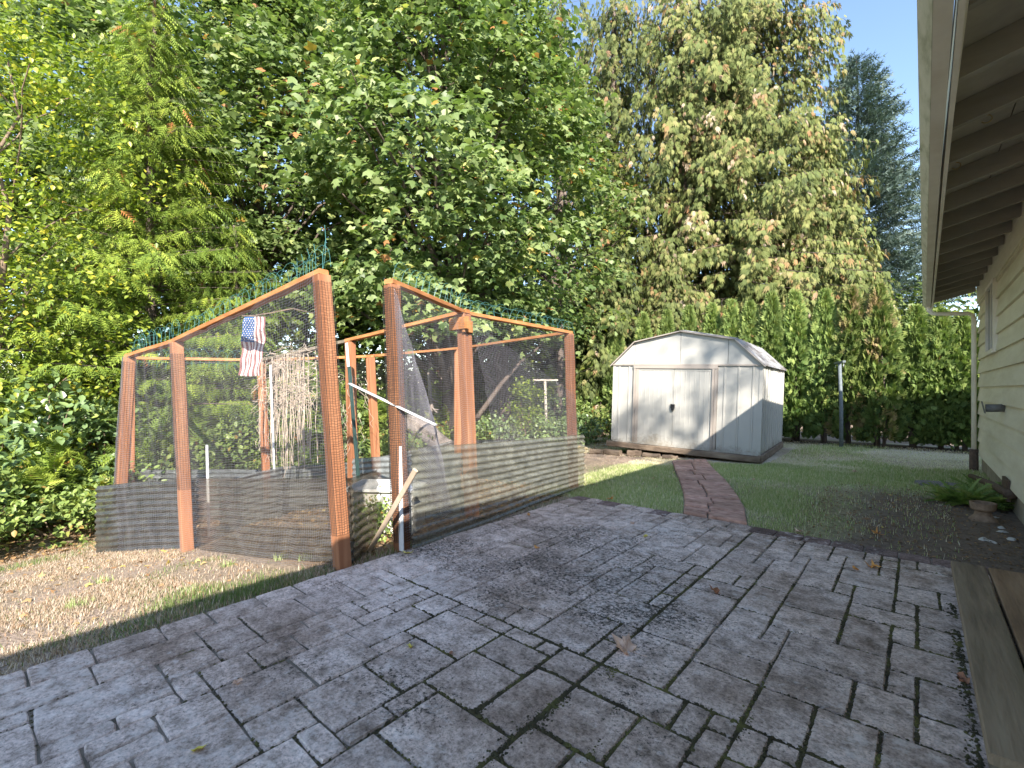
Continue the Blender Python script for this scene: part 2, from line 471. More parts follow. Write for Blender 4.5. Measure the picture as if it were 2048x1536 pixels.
def plasticmat(name, c, alpha, rough=.22):
    """smoked corrugated plastic: part clear, part glossy body"""
    m, nt, b = newmat(name)
    tc = N(nt, 'ShaderNodeTexCoord')
    n = N(nt, 'ShaderNodeTexNoise', i_Scale=7.0, i_Detail=6, i_Roughness=.7); nt.links.new(tc.outputs['Object'], n.inputs['Vector'])
    r = ramp(nt, [(.3, tuple(x * .5 for x in c)), (.7, tuple(x * 1.35 for x in c))]); nt.links.new(n.outputs[0], r.inputs[0])
    nt.links.new(r.outputs[0], b.inputs['Base Color'])
    b.inputs['Roughness'].default_value = rough; b.inputs['Specular IOR Level'].default_value = .6
    tr = N(nt, 'ShaderNodeBsdfTransparent'); tr.inputs[0].default_value = (.86, .84, .78, 1)
    mr = N(nt, 'ShaderNodeMapRange'); mr.inputs[1].default_value = .3; mr.inputs[2].default_value = .7; mr.inputs[3].default_value = max(0, alpha - .12); mr.inputs[4].default_value = min(1, alpha + .12)
    nt.links.new(n.outputs[0], mr.inputs[0])
    mx = N(nt, 'ShaderNodeMixShader'); nt.links.new(mr.outputs[0], mx.inputs[0])
    nt.links.new(tr.outputs[0], mx.inputs[1]); nt.links.new(b.outputs[0], mx.inputs[2])
    nt.links.new(mx.outputs[0], nt.nodes['Material Output'].inputs[0])
    return m
M['plastic_dark'] = plasticmat('smoked_plastic_dark', (.05, .048, .045), .93)
M['plastic_brown'] = plasticmat('smoked_plastic_clear', (.075, .065, .052), .66)
M['plastic_olive'] = plasticmat('smoked_plastic_olive', (.15, .15, .125), .66)
M['plastic_grey'] = plasticmat('smoked_plastic_grey', (.17, .18, .18), .85)
M['flag_white'] = noisy('flag_faded_white', [(.3, (.5, .44, .42)), (.7, (.68, .62, .6))], 12, .85, .2)
M['flag_red'] = noisy('flag_faded_red', [(.3, (.16, .07, .07)), (.7, (.30, .15, .14))], 12, .85, .2)
M['flag_blue'] = noisy('flag_faded_blue', [(.3, (.02, .06, .17)), (.7, (.04, .11, .27))], 12, .85, .2)

# foliage colours (tint 0..1)
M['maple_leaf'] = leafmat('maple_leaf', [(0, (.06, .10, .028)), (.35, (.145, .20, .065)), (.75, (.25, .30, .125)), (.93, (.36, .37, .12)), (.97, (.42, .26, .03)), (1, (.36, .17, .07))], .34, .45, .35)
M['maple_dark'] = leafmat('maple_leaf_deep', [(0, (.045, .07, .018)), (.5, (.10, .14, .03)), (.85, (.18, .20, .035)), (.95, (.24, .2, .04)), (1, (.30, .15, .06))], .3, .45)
M['hazel_leaf'] = leafmat('hazel_leaf', [(0, (.10, .15, .02)), (.5, (.20, .26, .035)), (.85, (.34, .36, .045)), (1, (.50, .43, .05))], .35, .4, .45)
M['young_cedar'] = leafmat('young_cedar_spray', [(0, (.06, .105, .02)), (.45, (.17, .24, .04)), (.85, (.31, .37, .06)), (.96, (.38, .40, .06)), (.985, (.30, .15, .05)), (1, (.33, .13, .045))], .2, .6, .25)
M['old_cedar'] = leafmat('old_cedar_spray', [(0, (.04, .055, .018)), (.4, (.10, .125, .035)), (.66, (.175, .185, .06)), (.80, (.21, .18, .08)), (.91, (.29, .15, .07)), (1, (.34, .27, .20))], .15, .65, .25)
M['spruce'] = leafmat('blue_spruce_needles', [(0, (.04, .065, .05)), (.6, (.09, .13, .11)), (1, (.17, .21, .18))], .1, .6, .3)
M['arborvitae'] = leafmat('arborvitae_spray', [(0, (.06, .11, .03)), (.5, (.17, .235, .07)), (.82, (.28, .33, .10)), (.93, (.24, .24, .06)), (1, (.30, .17, .09))], .2, .6, .25)
M['arborvitae_old'] = leafmat('arborvitae_spray_patchy', [(0, (.05, .09, .03)), (.4, (.12, .17, .045)), (.65, (.20, .24, .07)), (.85, (.26, .24, .09)), (1, (.31, .23, .12))], .2, .6, .25)
M['bramble'] = leafmat('bramble_leaf', [(0, (.07, .115, .035)), (.5, (.17, .24, .065)), (.9, (.28, .34, .09)), (1, (.3, .2, .06))], .25, .45, .4)
M['laurel'] = leafmat('broad_evergreen_leaf', [(0, (.05, .09, .035)), (.6, (.12, .18, .07)), (1, (.2, .27, .1))], .12, .35, .5)
M['blue_shrub'] = leafmat('blue_grey_leaf', [(0, (.03, .05, .045)), (1, (.10, .14, .125))], .1, .5)
M['fern'] = leafmat('fern_frond', [(0, (.08, .13, .03)), (.6, (.18, .26, .06)), (1, (.30, .34, .12))], .25, .55)
M['grass'] = leafmat('grass_blade', [(0, (.10, .15, .045)), (.3, (.18, .24, .08)), (.5, (.30, .24, .15)), (.62, (.33, .21, .14)), (.78, (.41, .325, .245)), (1, (.56, .475, .39))], .2, .6, .2)
M['lawn_blade'] = leafmat('lawn_blade', [(0, (.21, .28, .10)), (.3, (.36, .42, .17)), (.5, (.50, .46, .30)), (.75, (.60, .52, .38)), (1, (.74, .66, .54))], .25, .6, .2)
M['litter'] = leafmat('leaf_litter', [(0, (.13, .08, .045)), (.4, (.28, .16, .08)), (.8, (.42, .27, .13)), (1, (.55, .42, .12))], .1, .7, .2)
M['leaf_tan'] = noisy('dry_leaf_tan', [(.3, (.50, .30, .20)), (.7, (.72, .50, .37))], 30, .7, .4)
M['leaf_orange'] = noisy('dry_leaf_orange', [(.3, (.50, .20, .05)), (.7, (.72, .36, .10))], 30, .7, .4)
M['leaf_yellow'] = noisy('dry_leaf_yellow', [(.3, (.58, .48, .08)), (.7, (.75, .64, .16))], 30, .7, .4)
M['leaf_brown'] = noisy('dry_leaf_brown', [(.3, (.20, .09, .05)), (.7, (.36, .17, .10))], 30, .7, .4)

# ------------------------------------------------------------------ setting: ground
def axis(lo, hi, a, b, step, far):
    pts = list(np.arange(a, b + 1e-6, step))
    s = step; p = a
    left = []
    while p > lo:
        s *= 1.35; p -= s; left.append(max(p, lo))
    s = step; p = b; right = []
    while p < hi:
        s *= 1.35; p += s; right.append(min(p, hi))
    return np.array(left[::-1] + pts + right)

PX0, PY1 = -3.4, 5.27                      # patio: left edge and far edge
gx = axis(-500, 500, -13, 2.2, .09, 0)
gy = axis(-500, 700, -1.6, 18, .1, 0)
GX, GY = np.meshgrid(gx, gy)
GZ = gz(GX, GY)
in_patio = (GX > PX0 + .03) & (GX < .75) & (GY < PY1 - .03)
GZ = np.where(in_patio, -.12, GZ)

def greenness(x, y):
    """0 dry straw .. 1 green"""
    n = fnoise(x, y, 1.3, 11, 4)
    left = (x < PX0)
    edge = smooth01(-x, 4.15, 3.45)
    gl = np.where(y < 4.5, .55 * edge * smooth01(n, .42, .62) + .7 * smooth01(n, .60, .75), .3)
    gr = smooth01(n + .22 * smooth01(y, 12.5, 6.5) + .1 * smooth01(x, -5, -1.5), .58, .82)
    return np.where(left & (y < 5.3), gl, gr)

def ground_col(x, y):
    n = fnoise(x, y, .9, 21, 4)[..., None]; n2 = fnoise(x, y, 2.4, 31, 3)[..., None]
    dry = np.array([.25, .185, .145]) * (1 - n) + np.array([.43, .34, .275]) * n
    soil = np.array([.30, .235, .17])
    green = np.array([.10, .12, .05])
    g = greenness(x, y)[..., None]
    c = dry * (1 - g) + green * g
    right = ((y > PY1) & (x > -4.2))[..., None]
    c = np.where(right, (np.array([.58, .50, .39]) * (1 - g) + np.array([.42, .43, .23]) * g), c)
    c = c * (1 - .7 * smooth01(n2, .45, .6)) + soil * (.7 * smooth01(n2, .45, .6))
    # dark bed along the house wall
    xx, yy = x[..., None], y[..., None]
    bed = smooth01(xx + .5 * (n - .5), -.85, -.25) * smooth01(-yy, -9.3, -7.8) * (yy > PY1)
    c = c * (1 - bed) + np.array([.19, .145, .11]) * bed
    mossy = smooth01(xx + .8 * (n2 - .5), -1.9, -1.2) * smooth01(-yy, -8.5, -6.8) * (yy > PY1) * (1 - bed)
    c = c * (1 - .75 * mossy) + np.array([.24, .21, .10]) * .75 * mossy
    # woodland floor, dirt clearing
    wood = smooth01(-xx + 1.2 * (n - .5), 8.3, 9.4)
    c = c * (1 - wood) + np.array([.17, .115, .07]) * wood
    cl = smooth01(yy, 6.5, 7.5) * smooth01(-xx, 6.4, 7.4) * (1 - wood)
    c = c * (1 - cl) + np.array([.32, .255, .19]) * cl
    # inside the pen: bare dirt with litter
    pen = ((xx < -3.6) & (xx > -8.5) & (yy > 1.9) & (yy < 6))
    c = np.where(pen, np.array([.30, .21, .14]) * (.7 + .6 * n), c)
    hedge = smooth01(-abs(yy - 15.1), -1.0, -.55) * (xx > -8)
    c = c * (1 - hedge) + np.array([.10, .07, .05]) * hedge
    c = np.where(yy > 16.2, np.array([.34, .27, .22]) * (.85 + .3 * n), c)
    c = np.where((yy > 24) | (xx < -14), np.array([.10, .095, .05]), c)
    return c
V = np.stack([GX, GY, GZ], -1).reshape(-1, 3)
ny_, nx_ = GX.shape
ii = np.arange(ny_ * nx_).reshape(ny_, nx_)
F = np.stack([ii[:-1, :-1], ii[:-1, 1:], ii[1:, 1:], ii[1:, :-1]], -1).reshape(-1, 4)
tag(link('ground', arrays_mesh('ground', V, F, M['ground'], col=ground_col(GX, GY).reshape(-1, 3), smooth=True)), 'dry lawn and bare earth around the patio and pen', kind='structure')

# ------------------------------------------------------------------ setting: patio of laid stones
patio = tag(empty('patio', (0, 0, 0)), 'grey stone patio in a random rectangular pattern with mossy joints', kind='structure')
mb = MB(); mb.box((PX0 + .02, -2.5, -.11), (.78, PY1 - .02, -.010)); mb.build('joint_bed', M['joint'], patio)

def slab_mesh(w, l, h=.05, seed=0, jit=.0035):
    r = random.Random(seed)
    hw, hl = w / 2, l / 2
    base = [(-hw, -hl), (0, -hl), (hw, -hl), (hw, 0), (hw, hl), (0, hl), (-hw, hl), (-hw, 0)]
    c = []
    for x, y in base:
        corner = abs(x) > 0 and abs(y) > 0
        k = 1 - (.004 / max(hw, hl)) * corner
        c.append((x * k + r.uniform(-jit, jit), y * k + r.uniform(-jit, jit)))
    bev = min(.006, .08 * min(w, l))
    top = [(x * (1 - bev / hw), y * (1 - bev / hl), 0) for x, y in c]
    tz = [r.uniform(-.002, .002) for _ in c]
    vs = [(x, y, z + t) for (x, y, z), t in zip(top, tz)] + [(x, y, -.008) for x, y in c] + [(x, y, -h) for x, y in c] + [(0, 0, .001)]
    fs = [(i, (i + 1) % 8, 16 + 8) for i in range(8)]
    fs = [(i, (i + 1) % 8, 24) for i in range(8)]
    fs += [(8 + i, 8 + (i + 1) % 8, (i + 1) % 8, i) for i in range(8)]
    fs += [(16 + i, 16 + (i + 1) % 8, 8 + (i + 1) % 8, 8 + i) for i in range(8)]
    me = bpy.data.meshes.new('stone'); me.from_pydata(vs, [], fs); me.update()
    return me

U = .114
def fill(x0, x1, y0, y1, seed):
    """ashlar filling of a rectangle by modules of about 15 cm"""
    r = random.Random(seed)
    nx = max(1, round((x1 - x0) / U)); ny = max(1, round((y1 - y0) / U))
    ux, uy = (x1 - x0) / nx, (y1 - y0) / ny
    used = [[False] * ny for _ in range(nx)]
    out = []
    sizes = [(3, 3), (2, 3), (3, 2), (2, 2), (3, 4), (4, 3), (2, 4), (4, 2), (1, 2), (2, 1)]
    wts = [6, 6, 6, 5, 4, 4, 2, 3, 1, 1]
    for j in range(ny):
        for i in range(nx):
            if used[i][j]: continue
            opts = []
            for (a, b), w in zip(sizes, wts):
                if i + a > nx or j + b > ny: continue
                if any(used[i + p][j + q] for p in range(a) for q in range(b)): continue
                opts.append(((a, b), w))
            if opts: a, b = r.choices([o[0] for o in opts], [o[1] for o in opts])[0]
            else: a = b = 1
            for p in range(a):
                for q in range(b): used[i + p][j + q] = True
            out.append((x0 + i * ux, x0 + (i + a) * ux, y0 + j * uy, y0 + (j + b) * uy))
    return out

JX, JY = -1.23, 2.12
stones = []
for k, (a, b, c, d) in enumerate([(PX0 + .22, JX, JY, PY1 - .22), (JX, .78, JY, PY1 - .22), (PX0 + .22, JX, -1.3, JY), (JX, .78, -1.3, JY)]):
    stones += [(*s, 'g') for s in fill(a, b, c, d, 41 + k)]
y = -1.5
while y < PY1 - .25:                        # running border along the left edge
    l = random.uniform(.24, .36); stones.append((PX0, PX0 + .22, y, min(y + l, PY1), 'g')); y += l
x = PX0
while x < .76:                              # border along the far edge, red towards the house
    l = random.uniform(.19, .25); stones.append((x, min(x + l, .78), PY1 - .22, PY1, 'r' if x > -1.25 or random.random() < .25 else 'g')); x += l

def in_view(x, y, z=0, m=160):
    X = x * cT + y * sT; D = -x * sT + y * cT
    if D < .4: return False
    px = HX + F_PX * X / D; py = HY + F_PX * (CAM_H - z) / D
    return -m < px < 2048 + m and py < 1536 + m

joints = []
vis = [s for s in stones if in_view((s[0] + s[1]) / 2, (s[2] + s[3]) / 2)]
vis = [s for s in vis if not (s[0] > .25 and 2.5 < (s[2] + s[3]) / 2 < 4.6)]   # hidden under the wooden step
vis.sort(key=lambda s: -(s[1] - s[0]) * (s[3] - s[2]) / (((s[0] + s[1]) / 2) ** 2 + ((s[2] + s[3]) / 2) ** 2) ** 1.5)
far_meshes = []
for k, (x0, x1, y0, y1, kind) in enumerate(vis):
    g_ = random.uniform(.0045, .009) if (abs(x0 - JX) > .01 and abs(x1 - JX) > .01) else .012
    w, l = x1 - x0 - g_, y1 - y0 - g_
    me = slab_mesh(w, l, seed=k)
    me.materials.append(M['stone_red'] if kind == 'r' else M['stone'])
    loc = ((x0 + x1) / 2, (y0 + y1) / 2, random.uniform(-.0018, .001))
    rot = (random.uniform(-.002, .002), random.uniform(-.002, .002), random.uniform(-.006, .006))
    if k < 296:
        o = link('stone', me, None, patio); o.location = loc; o.rotation_euler = rot
    else:
        far_meshes.append((me, loc))
    if kind == 'g': joints.append((x0, x1, y0, y1))
if far_meshes:
    mb = MB()
    for me, loc in far_meshes:
        mb.add([(v.co.x + loc[0], v.co.y + loc[1], v.co.z + loc[2]) for v in me.vertices], [tuple(p.vertices) for p in me.polygons])
    tag(mb.build('stone', M['stone'], patio), kind='stuff')

# moss growing out of the joints
def blob_cloud(name, centres, mat, parent=None):
    ico_v, ico_f = [], []
    iv = np.array([(1, 0, -.1), (.3, .95, 0), (-.8, .6, .1), (-.8, -.6, -.1), (.3, -.95, 0), (.1, .05, 1.0)], float)
    fi = np.array([(0, 1, 5), (1, 2, 5), (2, 3, 5), (3, 4, 5), (4, 0, 5)])
    n = len(centres); C = np.array([c[:3] for c in centres]); S = np.array([c[3:6] for c in centres])
    Vv = iv[None] * S[:, None] * rng.uniform(.65, 1.35, (n, 6, 1)) + C[:, None]
    Ff = fi[None] + (np.arange(n) * 6)[:, None, None]
    return link(name, arrays_mesh(name, Vv.reshape(-1, 3), Ff.reshape(-1, 3), mat), None, parent)

cen = []
def moss_line(x0, y0, x1, y1, n, amp=.012, size=.012):
    for _ in range(n):
        t = random.random()
        s = size * random.uniform(.4, 1.6)
        cen.append((x0 + (x1 - x0) * t + random.gauss(0, amp), y0 + (y1 - y0) * t + random.gauss(0, amp), random.uniform(-.012, -.002), s, s, s * .55))
for (x0, x1, y0, y1) in joints:
    for (a, b, c, d) in ((x0, y0, x1, y0), (x0, y0, x0, y1)):
        mx_, my_ = (a + c) / 2, (b + d) / 2
        L_ = math.hypot(c - a, d - b)
        w = float(fnoise(mx_, my_, .9, 77, 3)) + .35 * math.exp(-((mx_ + .9) ** 2 + (my_ - 1.7) ** 2) / 1.2) + .12 * (mx_ > -1.4)
        if w > .52: moss_line(a, b, c, d, int(L_ * 230 * min(1.5, (w - .5) * 5)), .0045, .0055 + .009 * max(0, w - .6))
moss_line(JX, -.5, JX, 5.0, 1100, .0065, .008)
moss_line(PX0 + .3, JY, .18, JY, 900, .007, .008)
for (cx, cy, n, sp) in ((-1.23, 1.55, 160, .05), (-1.22, 1.25, 190, .055), (-1.15, 2.1, 140, .05), (-.95, 1.55, 60, .03), (-.55, 2.13, 110, .045), (-1.0, 1.9, 60, .03), (-.35, 1.62, 60, .035), (-1.45, 1.5, 70, .03), (-1.22, 1.75, 120, .04)):
    for _ in range(n):
        s = random.uniform(.006, .02)
        cen.append((cx + random.gauss(0, sp * .42), cy + random.gauss(0, sp * 1.3), -.003, s * .5, s * .5, s * .35))
for _ in range(800):                        # moss fringe against the wooden step
    y = random.uniform(1.9, 4.2); w = float(fnoise(1.0, y, .35, 5, 3))
    if w < .47: continue
    s = random.uniform(.003, .009); cen.append((.185 - abs(random.gauss(0, .02)), y, 0, s, s, s))
tag(blob_cloud('moss', cen, M['moss']), 'dark green moss filling the patio joints', 'moss', kind='stuff')

# ------------------------------------------------------------------ setting: red path to the shed
path = tag(empty('path', (0, 0, 0)), 'red stone path curving from the patio to the shed', kind='structure')
def gp(px, py, z=0.0):
    Y = (CAM_H - z) * F_PX / (py - HY); return at(px, py, Y)
Lp = [gp(1366, 1027), gp(1368, 1005), gp(1366, 985), gp(1358, 960), gp(1348, 936), gp(1344, 921)]
Rp = [gp(1500, 1046), gp(1490, 1015), gp(1476, 992), gp(1452, 962), gp(1428, 938), gp(1412, 919)]
Lp[0].y = Rp[0].y = PY1 + .012
def along(pl, t):
    k = t * (len(pl) - 1); i = min(int(k), len(pl) - 2); return pl[i].lerp(pl[i + 1], k - i)
nrow = 15
mb = MB()
vs = [along(Lp, t / 20) for t in range(21)] + [along(Rp, t / 20) for t in range(21)]
mb.add([(v.x, v.y, -.012) for v in vs], [(i, i + 21, i + 22, i + 1) for i in range(20)])
mb.build('path_bed', M['joint'], path)
ts = [0]
for k in range(nrow): ts.append(ts[-1] + random.uniform(.7, 1.3))
ts = [t / ts[-1] for t in ts]
for k in range(nrow):
    spl = random.uniform(.38, .62)
    for (s0, s1) in ((0, spl), (spl, 1)):
        off0 = random.uniform(-.012, .012)
        def pt(s, t):
            return along(Lp, min(1, max(0, t))).lerp(along(Rp, min(1, max(0, t))), s)
        g = .012
        n = 5
        ring = []
        for q in range(n): ring.append(pt(s0 + g + (s1 - s0 - 2 * g) * q / (n - 1), ts[k] + .004 + (random.uniform(-.006, .008) if 0 < k else 0)))
        for q in range(n): ring.append(pt(s1 - g - (s1 - s0 - 2 * g) * q / (n - 1), ts[k + 1] - .004 + random.uniform(-.007, .007)))
        zt = random.uniform(.012, .03)
        c = sum((Vector((p.x, p.y, 0)) for p in ring), Vector()) / len(ring)
        m_ = len(ring)
        vs = [(c.x + (p.x - c.x) * .93, c.y + (p.y - c.y) * .93, zt + random.uniform(-.005, .005)) for p in ring] + [(p.x, p.y, zt - .012) for p in ring] + [(p.x, p.y, -.04) for p in ring] + [(c.x, c.y, zt + .004)]
        fs = [(i, (i + 1) % m_, 3 * m_) for i in range(m_)] + [(m_ + i, m_ + (i + 1) % m_, (i + 1) % m_, i) for i in range(m_)] + [(2 * m_ + i, 2 * m_ + (i + 1) % m_, m_ + (i + 1) % m_, m_ + i) for i in range(m_)]
        mb = MB(); mb.add(vs, fs); mb.build('paving_stone', M['brick_path'], path)

# ------------------------------------------------------------------ the house on the right
WX, HY0, HY1 = .8, -6.0, 11.6
house = empty('house', (WX, HY1, 0), 0, 'cream lap-sided house with exposed rafters and white gutter along the right edge', 'house')
def hp(o):
    o.parent = house; o.matrix_parent_inverse = Matrix.Translation((-WX, -HY1, 0)); return o
mb = MB(); mb.box((WX + .05, HY0, -.3), (9.2, HY1 - .03, .29)); hp(mb.build('foundation', M['concrete']))
mb = MB(); mb.box((WX + .06, HY0, .291), (9.2, HY1 - .06, 3.2)); hp(mb.build('wall', M['siding']))
EXP = .235
z = .27
wy0, wy1, wz0, wz1 = 9.12, 9.98, 1.96, 2.86      # window opening
while z < 2.95:
    zt = min(z + EXP + .02, 2.98)
    segs = [(HY0, HY1)]
    if z < wz1 and zt > wz0: segs = [(HY0, wy0 - .05), (wy1 + .05, HY1)]
    for (a, b) in segs:
        mb = MB(); n = 26 if b - a > 5 else 5
        vs, fs = [], []
        for k in range(n + 1):
            yy = a + (b - a) * k / n; j = random.uniform(-.0015, .0015)
            vs += [(WX - .004 + j, yy, z), (WX + .03, yy, z), (WX + .045, yy, zt), (WX + .028, yy, zt)]
        for k in range(n):
            for i in range(4): fs.append((4 * k + i, 4 * k + (i + 1) % 4, 4 * k + 4 + (i + 1) % 4, 4 * k + 4 + i))
        fs += [(3, 2, 1, 0), (4 * n, 4 * n + 1, 4 * n + 2, 4 * n + 3)]
        mb.add(vs, fs); hp(mb.build('siding_board', M['siding']))
    # matching board on the far gable wall
    mb = MB(); mb.add([(WX - .002, HY1 + .024, z), (9.2, HY1 + .024, z), (9.2, HY1 - .01, z), (WX - .002, HY1 - .01, z), (WX + .028, HY1 - .006, zt), (9.2, HY1 - .006, zt), (9.2, HY1 - .03, zt), (WX + .028, HY1 - .03, zt)],
                      [(0, 1, 5, 4), (1, 2, 6, 5), (2, 3, 7, 6), (3, 0, 4, 7), (0, 3, 2, 1), (4, 5, 6, 7)])
    hp(mb.build('siding_board', M['siding']))
    z += EXP
mb = MB(); mb.box((WX - .012, HY0, 2.90), (WX + .05, HY1, 3.15)); hp(mb.build('frieze_board', M['siding']))
# roof
RX, RZ = .16, 2.99; PITCH = .25; RIDGE = 5.0
def rz_(x): return RZ + .14 + (x - RX) * PITCH
ridge_z = rz_(RIDGE)
mb = MB()
for (xa, xb) in ((RX - .03, RIDGE), (2 * RIDGE - RX + .03, RIDGE)):
    za, zb = rz_(xa if xa < RIDGE else 2 * RIDGE - xa) + .022, ridge_z + .022
    mb.add([(xa, HY0 - .4, za), (xb, HY0 - .4, zb), (xb, HY1 + .3, zb), (xa, HY1 + .3, za), (xa, HY0 - .4, za + .05), (xb, HY0 - .4, zb + .05), (xb, HY1 + .3, zb + .05), (xa, HY1 + .3, za + .05)],
           [(0, 3, 2, 1), (4, 5, 6, 7), (0, 1, 5, 4), (2, 3, 7, 6), (3, 0, 4, 7)])
hp(mb.build('roof', M['roofing']))
# gable triangle
mb = MB(); mb.add([(WX + .05, HY1 - .02, 3.1), (9.2, HY1 - .02, 3.1), (RIDGE, HY1 - .02, ridge_z), (WX + .05, HY1 - .08, 3.1), (9.2, HY1 - .08, 3.1), (RIDGE, HY1 - .08, ridge_z)],
                  [(0, 1, 2), (5, 4, 3), (0, 3, 4, 1), (1, 4, 5, 2), (2, 5, 3, 0)]); hp(mb.build('gable', M['siding']))
# soffit sheets between joints, with dark gaps
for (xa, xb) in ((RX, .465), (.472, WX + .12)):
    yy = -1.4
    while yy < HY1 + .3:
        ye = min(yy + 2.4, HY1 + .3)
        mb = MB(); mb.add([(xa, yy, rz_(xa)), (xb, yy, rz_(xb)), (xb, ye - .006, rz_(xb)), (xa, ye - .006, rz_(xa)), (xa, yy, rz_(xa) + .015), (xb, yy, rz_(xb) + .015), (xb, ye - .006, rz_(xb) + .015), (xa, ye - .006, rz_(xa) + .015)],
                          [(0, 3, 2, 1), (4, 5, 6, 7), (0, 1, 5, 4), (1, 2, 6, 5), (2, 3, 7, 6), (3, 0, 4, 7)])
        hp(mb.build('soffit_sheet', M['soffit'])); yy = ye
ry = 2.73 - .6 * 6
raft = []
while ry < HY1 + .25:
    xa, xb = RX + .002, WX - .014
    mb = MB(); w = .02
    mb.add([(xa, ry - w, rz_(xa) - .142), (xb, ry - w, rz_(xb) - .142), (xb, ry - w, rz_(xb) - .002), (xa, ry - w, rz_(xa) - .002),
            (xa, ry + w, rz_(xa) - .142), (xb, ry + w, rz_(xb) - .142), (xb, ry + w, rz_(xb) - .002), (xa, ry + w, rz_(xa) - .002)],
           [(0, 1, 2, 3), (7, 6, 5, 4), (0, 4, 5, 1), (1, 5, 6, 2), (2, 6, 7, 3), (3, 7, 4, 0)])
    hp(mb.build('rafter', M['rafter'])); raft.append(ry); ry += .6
for a, b in zip(raft, raft[1:]):
    mb = MB(); mb.box((WX - .010, a + .022, 3.152), (WX + .03, b - .022, rz_(WX) - .003)); hp(mb.build('blocking', M['trim']))
# fascia and gutter (the eave runs a hair out of line with the wall)
def gxo(y): return (y - 2.6) / 9.3 * .075
def strip(name, prof, mat, y0=-3.0, y1=HY1 + .3, n=14):
    mb = MB(); m_ = len(prof); vs, fs = [], []
    for k in range(n + 1):
        y = y0 + (y1 - y0) * k / n; dx = gxo(y); j = math.sin(k * 1.9) * .0025
        vs += [(x + dx, y, z + j) for x, z in prof]
    for k in range(n):
        for i in range(m_):
            fs.append((m_ * k + i, m_ * k + (i + 1) % m_, m_ * k + m_ + (i + 1) % m_, m_ * k + m_ + i))
    fs += [tuple(reversed(range(m_))), tuple(m_ * n + i for i in range(m_))]
    mb.add(vs, fs); return hp(mb.build(name, mat))
mb = MB(); mb.box((RX - .028, -3, 2.975), (RX - .002, HY1 + .3, 3.165)); hp(mb.build('fascia', M['trim']))
gb = 2.93                                       # gutter underside height
strip('gutter', [(.045, gb), (.110, gb), (.110, gb + .12), (.106, gb + .12), (.106, gb + .004), (.047, gb + .004), (.012, gb + .075), (.012, gb + .118), (-.002, gb + .118), (-.002, gb + .07)], M['gutter_lip'])
strip('gutter_apron', [(.048, gb - .003), (.109, gb - .003), (.109, gb - .0005), (.048, gb - .0005)], M['trim'])
strip('trim_strip', [(.128 - .005, gb - .01), (.150 - .005, gb - .01), (.150 - .005, gb + .05), (.128 - .005, gb + .05)], M['trim'], n=2)
# downspout
dy = HY1 + .02
gx_end = .085 + gxo(HY1)
ds = empty('downspout'); hp(ds)
mb = MB()
pts = [(gx_end, HY1 + .02, gb + .02), (gx_end, HY1 + .02, gb - .07), (gx_end + .05, HY1 + .01, gb - .13), (gx_end + .12, HY1, gb - .15), (WX - .13, HY1 - .08, gb - .19), (WX - .065, HY1 - .10, gb - .23), (WX - .055, HY1 - .11, gb - .32), (WX - .055, HY1 - .11, .34)]
mb.tube(pts, .036, 8); mb.build('pipe', M['trim'], ds, smooth=True)
mb = MB(); mb.tube([(WX - .055, HY1 - .11, .36), (WX - .055, HY1 - .11, .05), (WX - .055, HY1 - .13, -.03)], .062, 10); mb.build('boot', M['rust'], ds, smooth=True)
# window
win = empty('window'); hp(win)
mb = MB()
for (a, b) in (((WX - .03, wy0 - .05, wz0 - .05), (WX + .03, wy0, wz1 + .05)), ((WX - .03, wy1, wz0 - .05), (WX + .03, wy1 + .05, wz1 + .05)), ((WX - .034, wy0, wz0 - .055), (WX + .03, wy1, wz0)), ((WX - .032, wy0, wz1), (WX + .03, wy1, wz1 + .05))): mb.box(a, b)
mb.build('frame', M['trim'], win)
mb = MB(); mb.box((WX + .0, wy0, wz0), (WX + .012, wy1, wz1)); mb.build('pane', M['glass'], win)
mb = MB(); mb.box((WX - .012, (wy0 + wy1) / 2 - .02, wz0), (WX - .001, (wy0 + wy1) / 2 + .02, wz1)); mb.build('mullion', M['trim'], win)
# wall vent with its flap
vt = empty('wall_vent'); hp(vt)
mb = MB(); mb.tube([(WX + .02, 8.4, 1.17), (WX - .15, 8.4, 1.165)], .05, 12); mb.build('pipe', M['grey_pipe'], vt, smooth=True)
mb = MB(); mb.bar((WX - .155, 8.4, 1.10), (WX - .185, 8.4, 1.25), .13, .006, up=Vector((-1, 0, 0))); mb.build('flap', M['grey_pipe'], vt)
# drain pipe at the foot of the wall
mb = MB(); mb.tube([(WX - .62 + .4, 9.4, .16), (WX - .1, 8.7, .18), (WX - .02, 7.85, .21), (WX + .01, 7.7, .22)], [.035, .04, .05, .06], 10)
hp(mb.build('drain_pipe', M['rust'], smooth=True))
mb = MB(); mb.box((WX - .03, 7.75, .12), (WX + .0, 8.15, .36)); hp(mb.build('cover_plate', M['rust']))
# hooks screwed under the eave
for (hx_, hy_) in ((.42, 2.42), (.40, 2.72 + .29), (.33, 4.2), (.22, 4.85)):
    zz = rz_(hx_) - .002
    mb = MB(); pts = [(hx_, hy_, zz), (hx_, hy_, zz - .04)] + [(hx_ + .025 * math.sin(a) , hy_, zz - .065 + .025 * math.cos(a)) for a in np.linspace(0, 4.2, 8)]
    mb.tube(pts, .004, 5); hp(mb.build('hook', M['hook'], smooth=True))

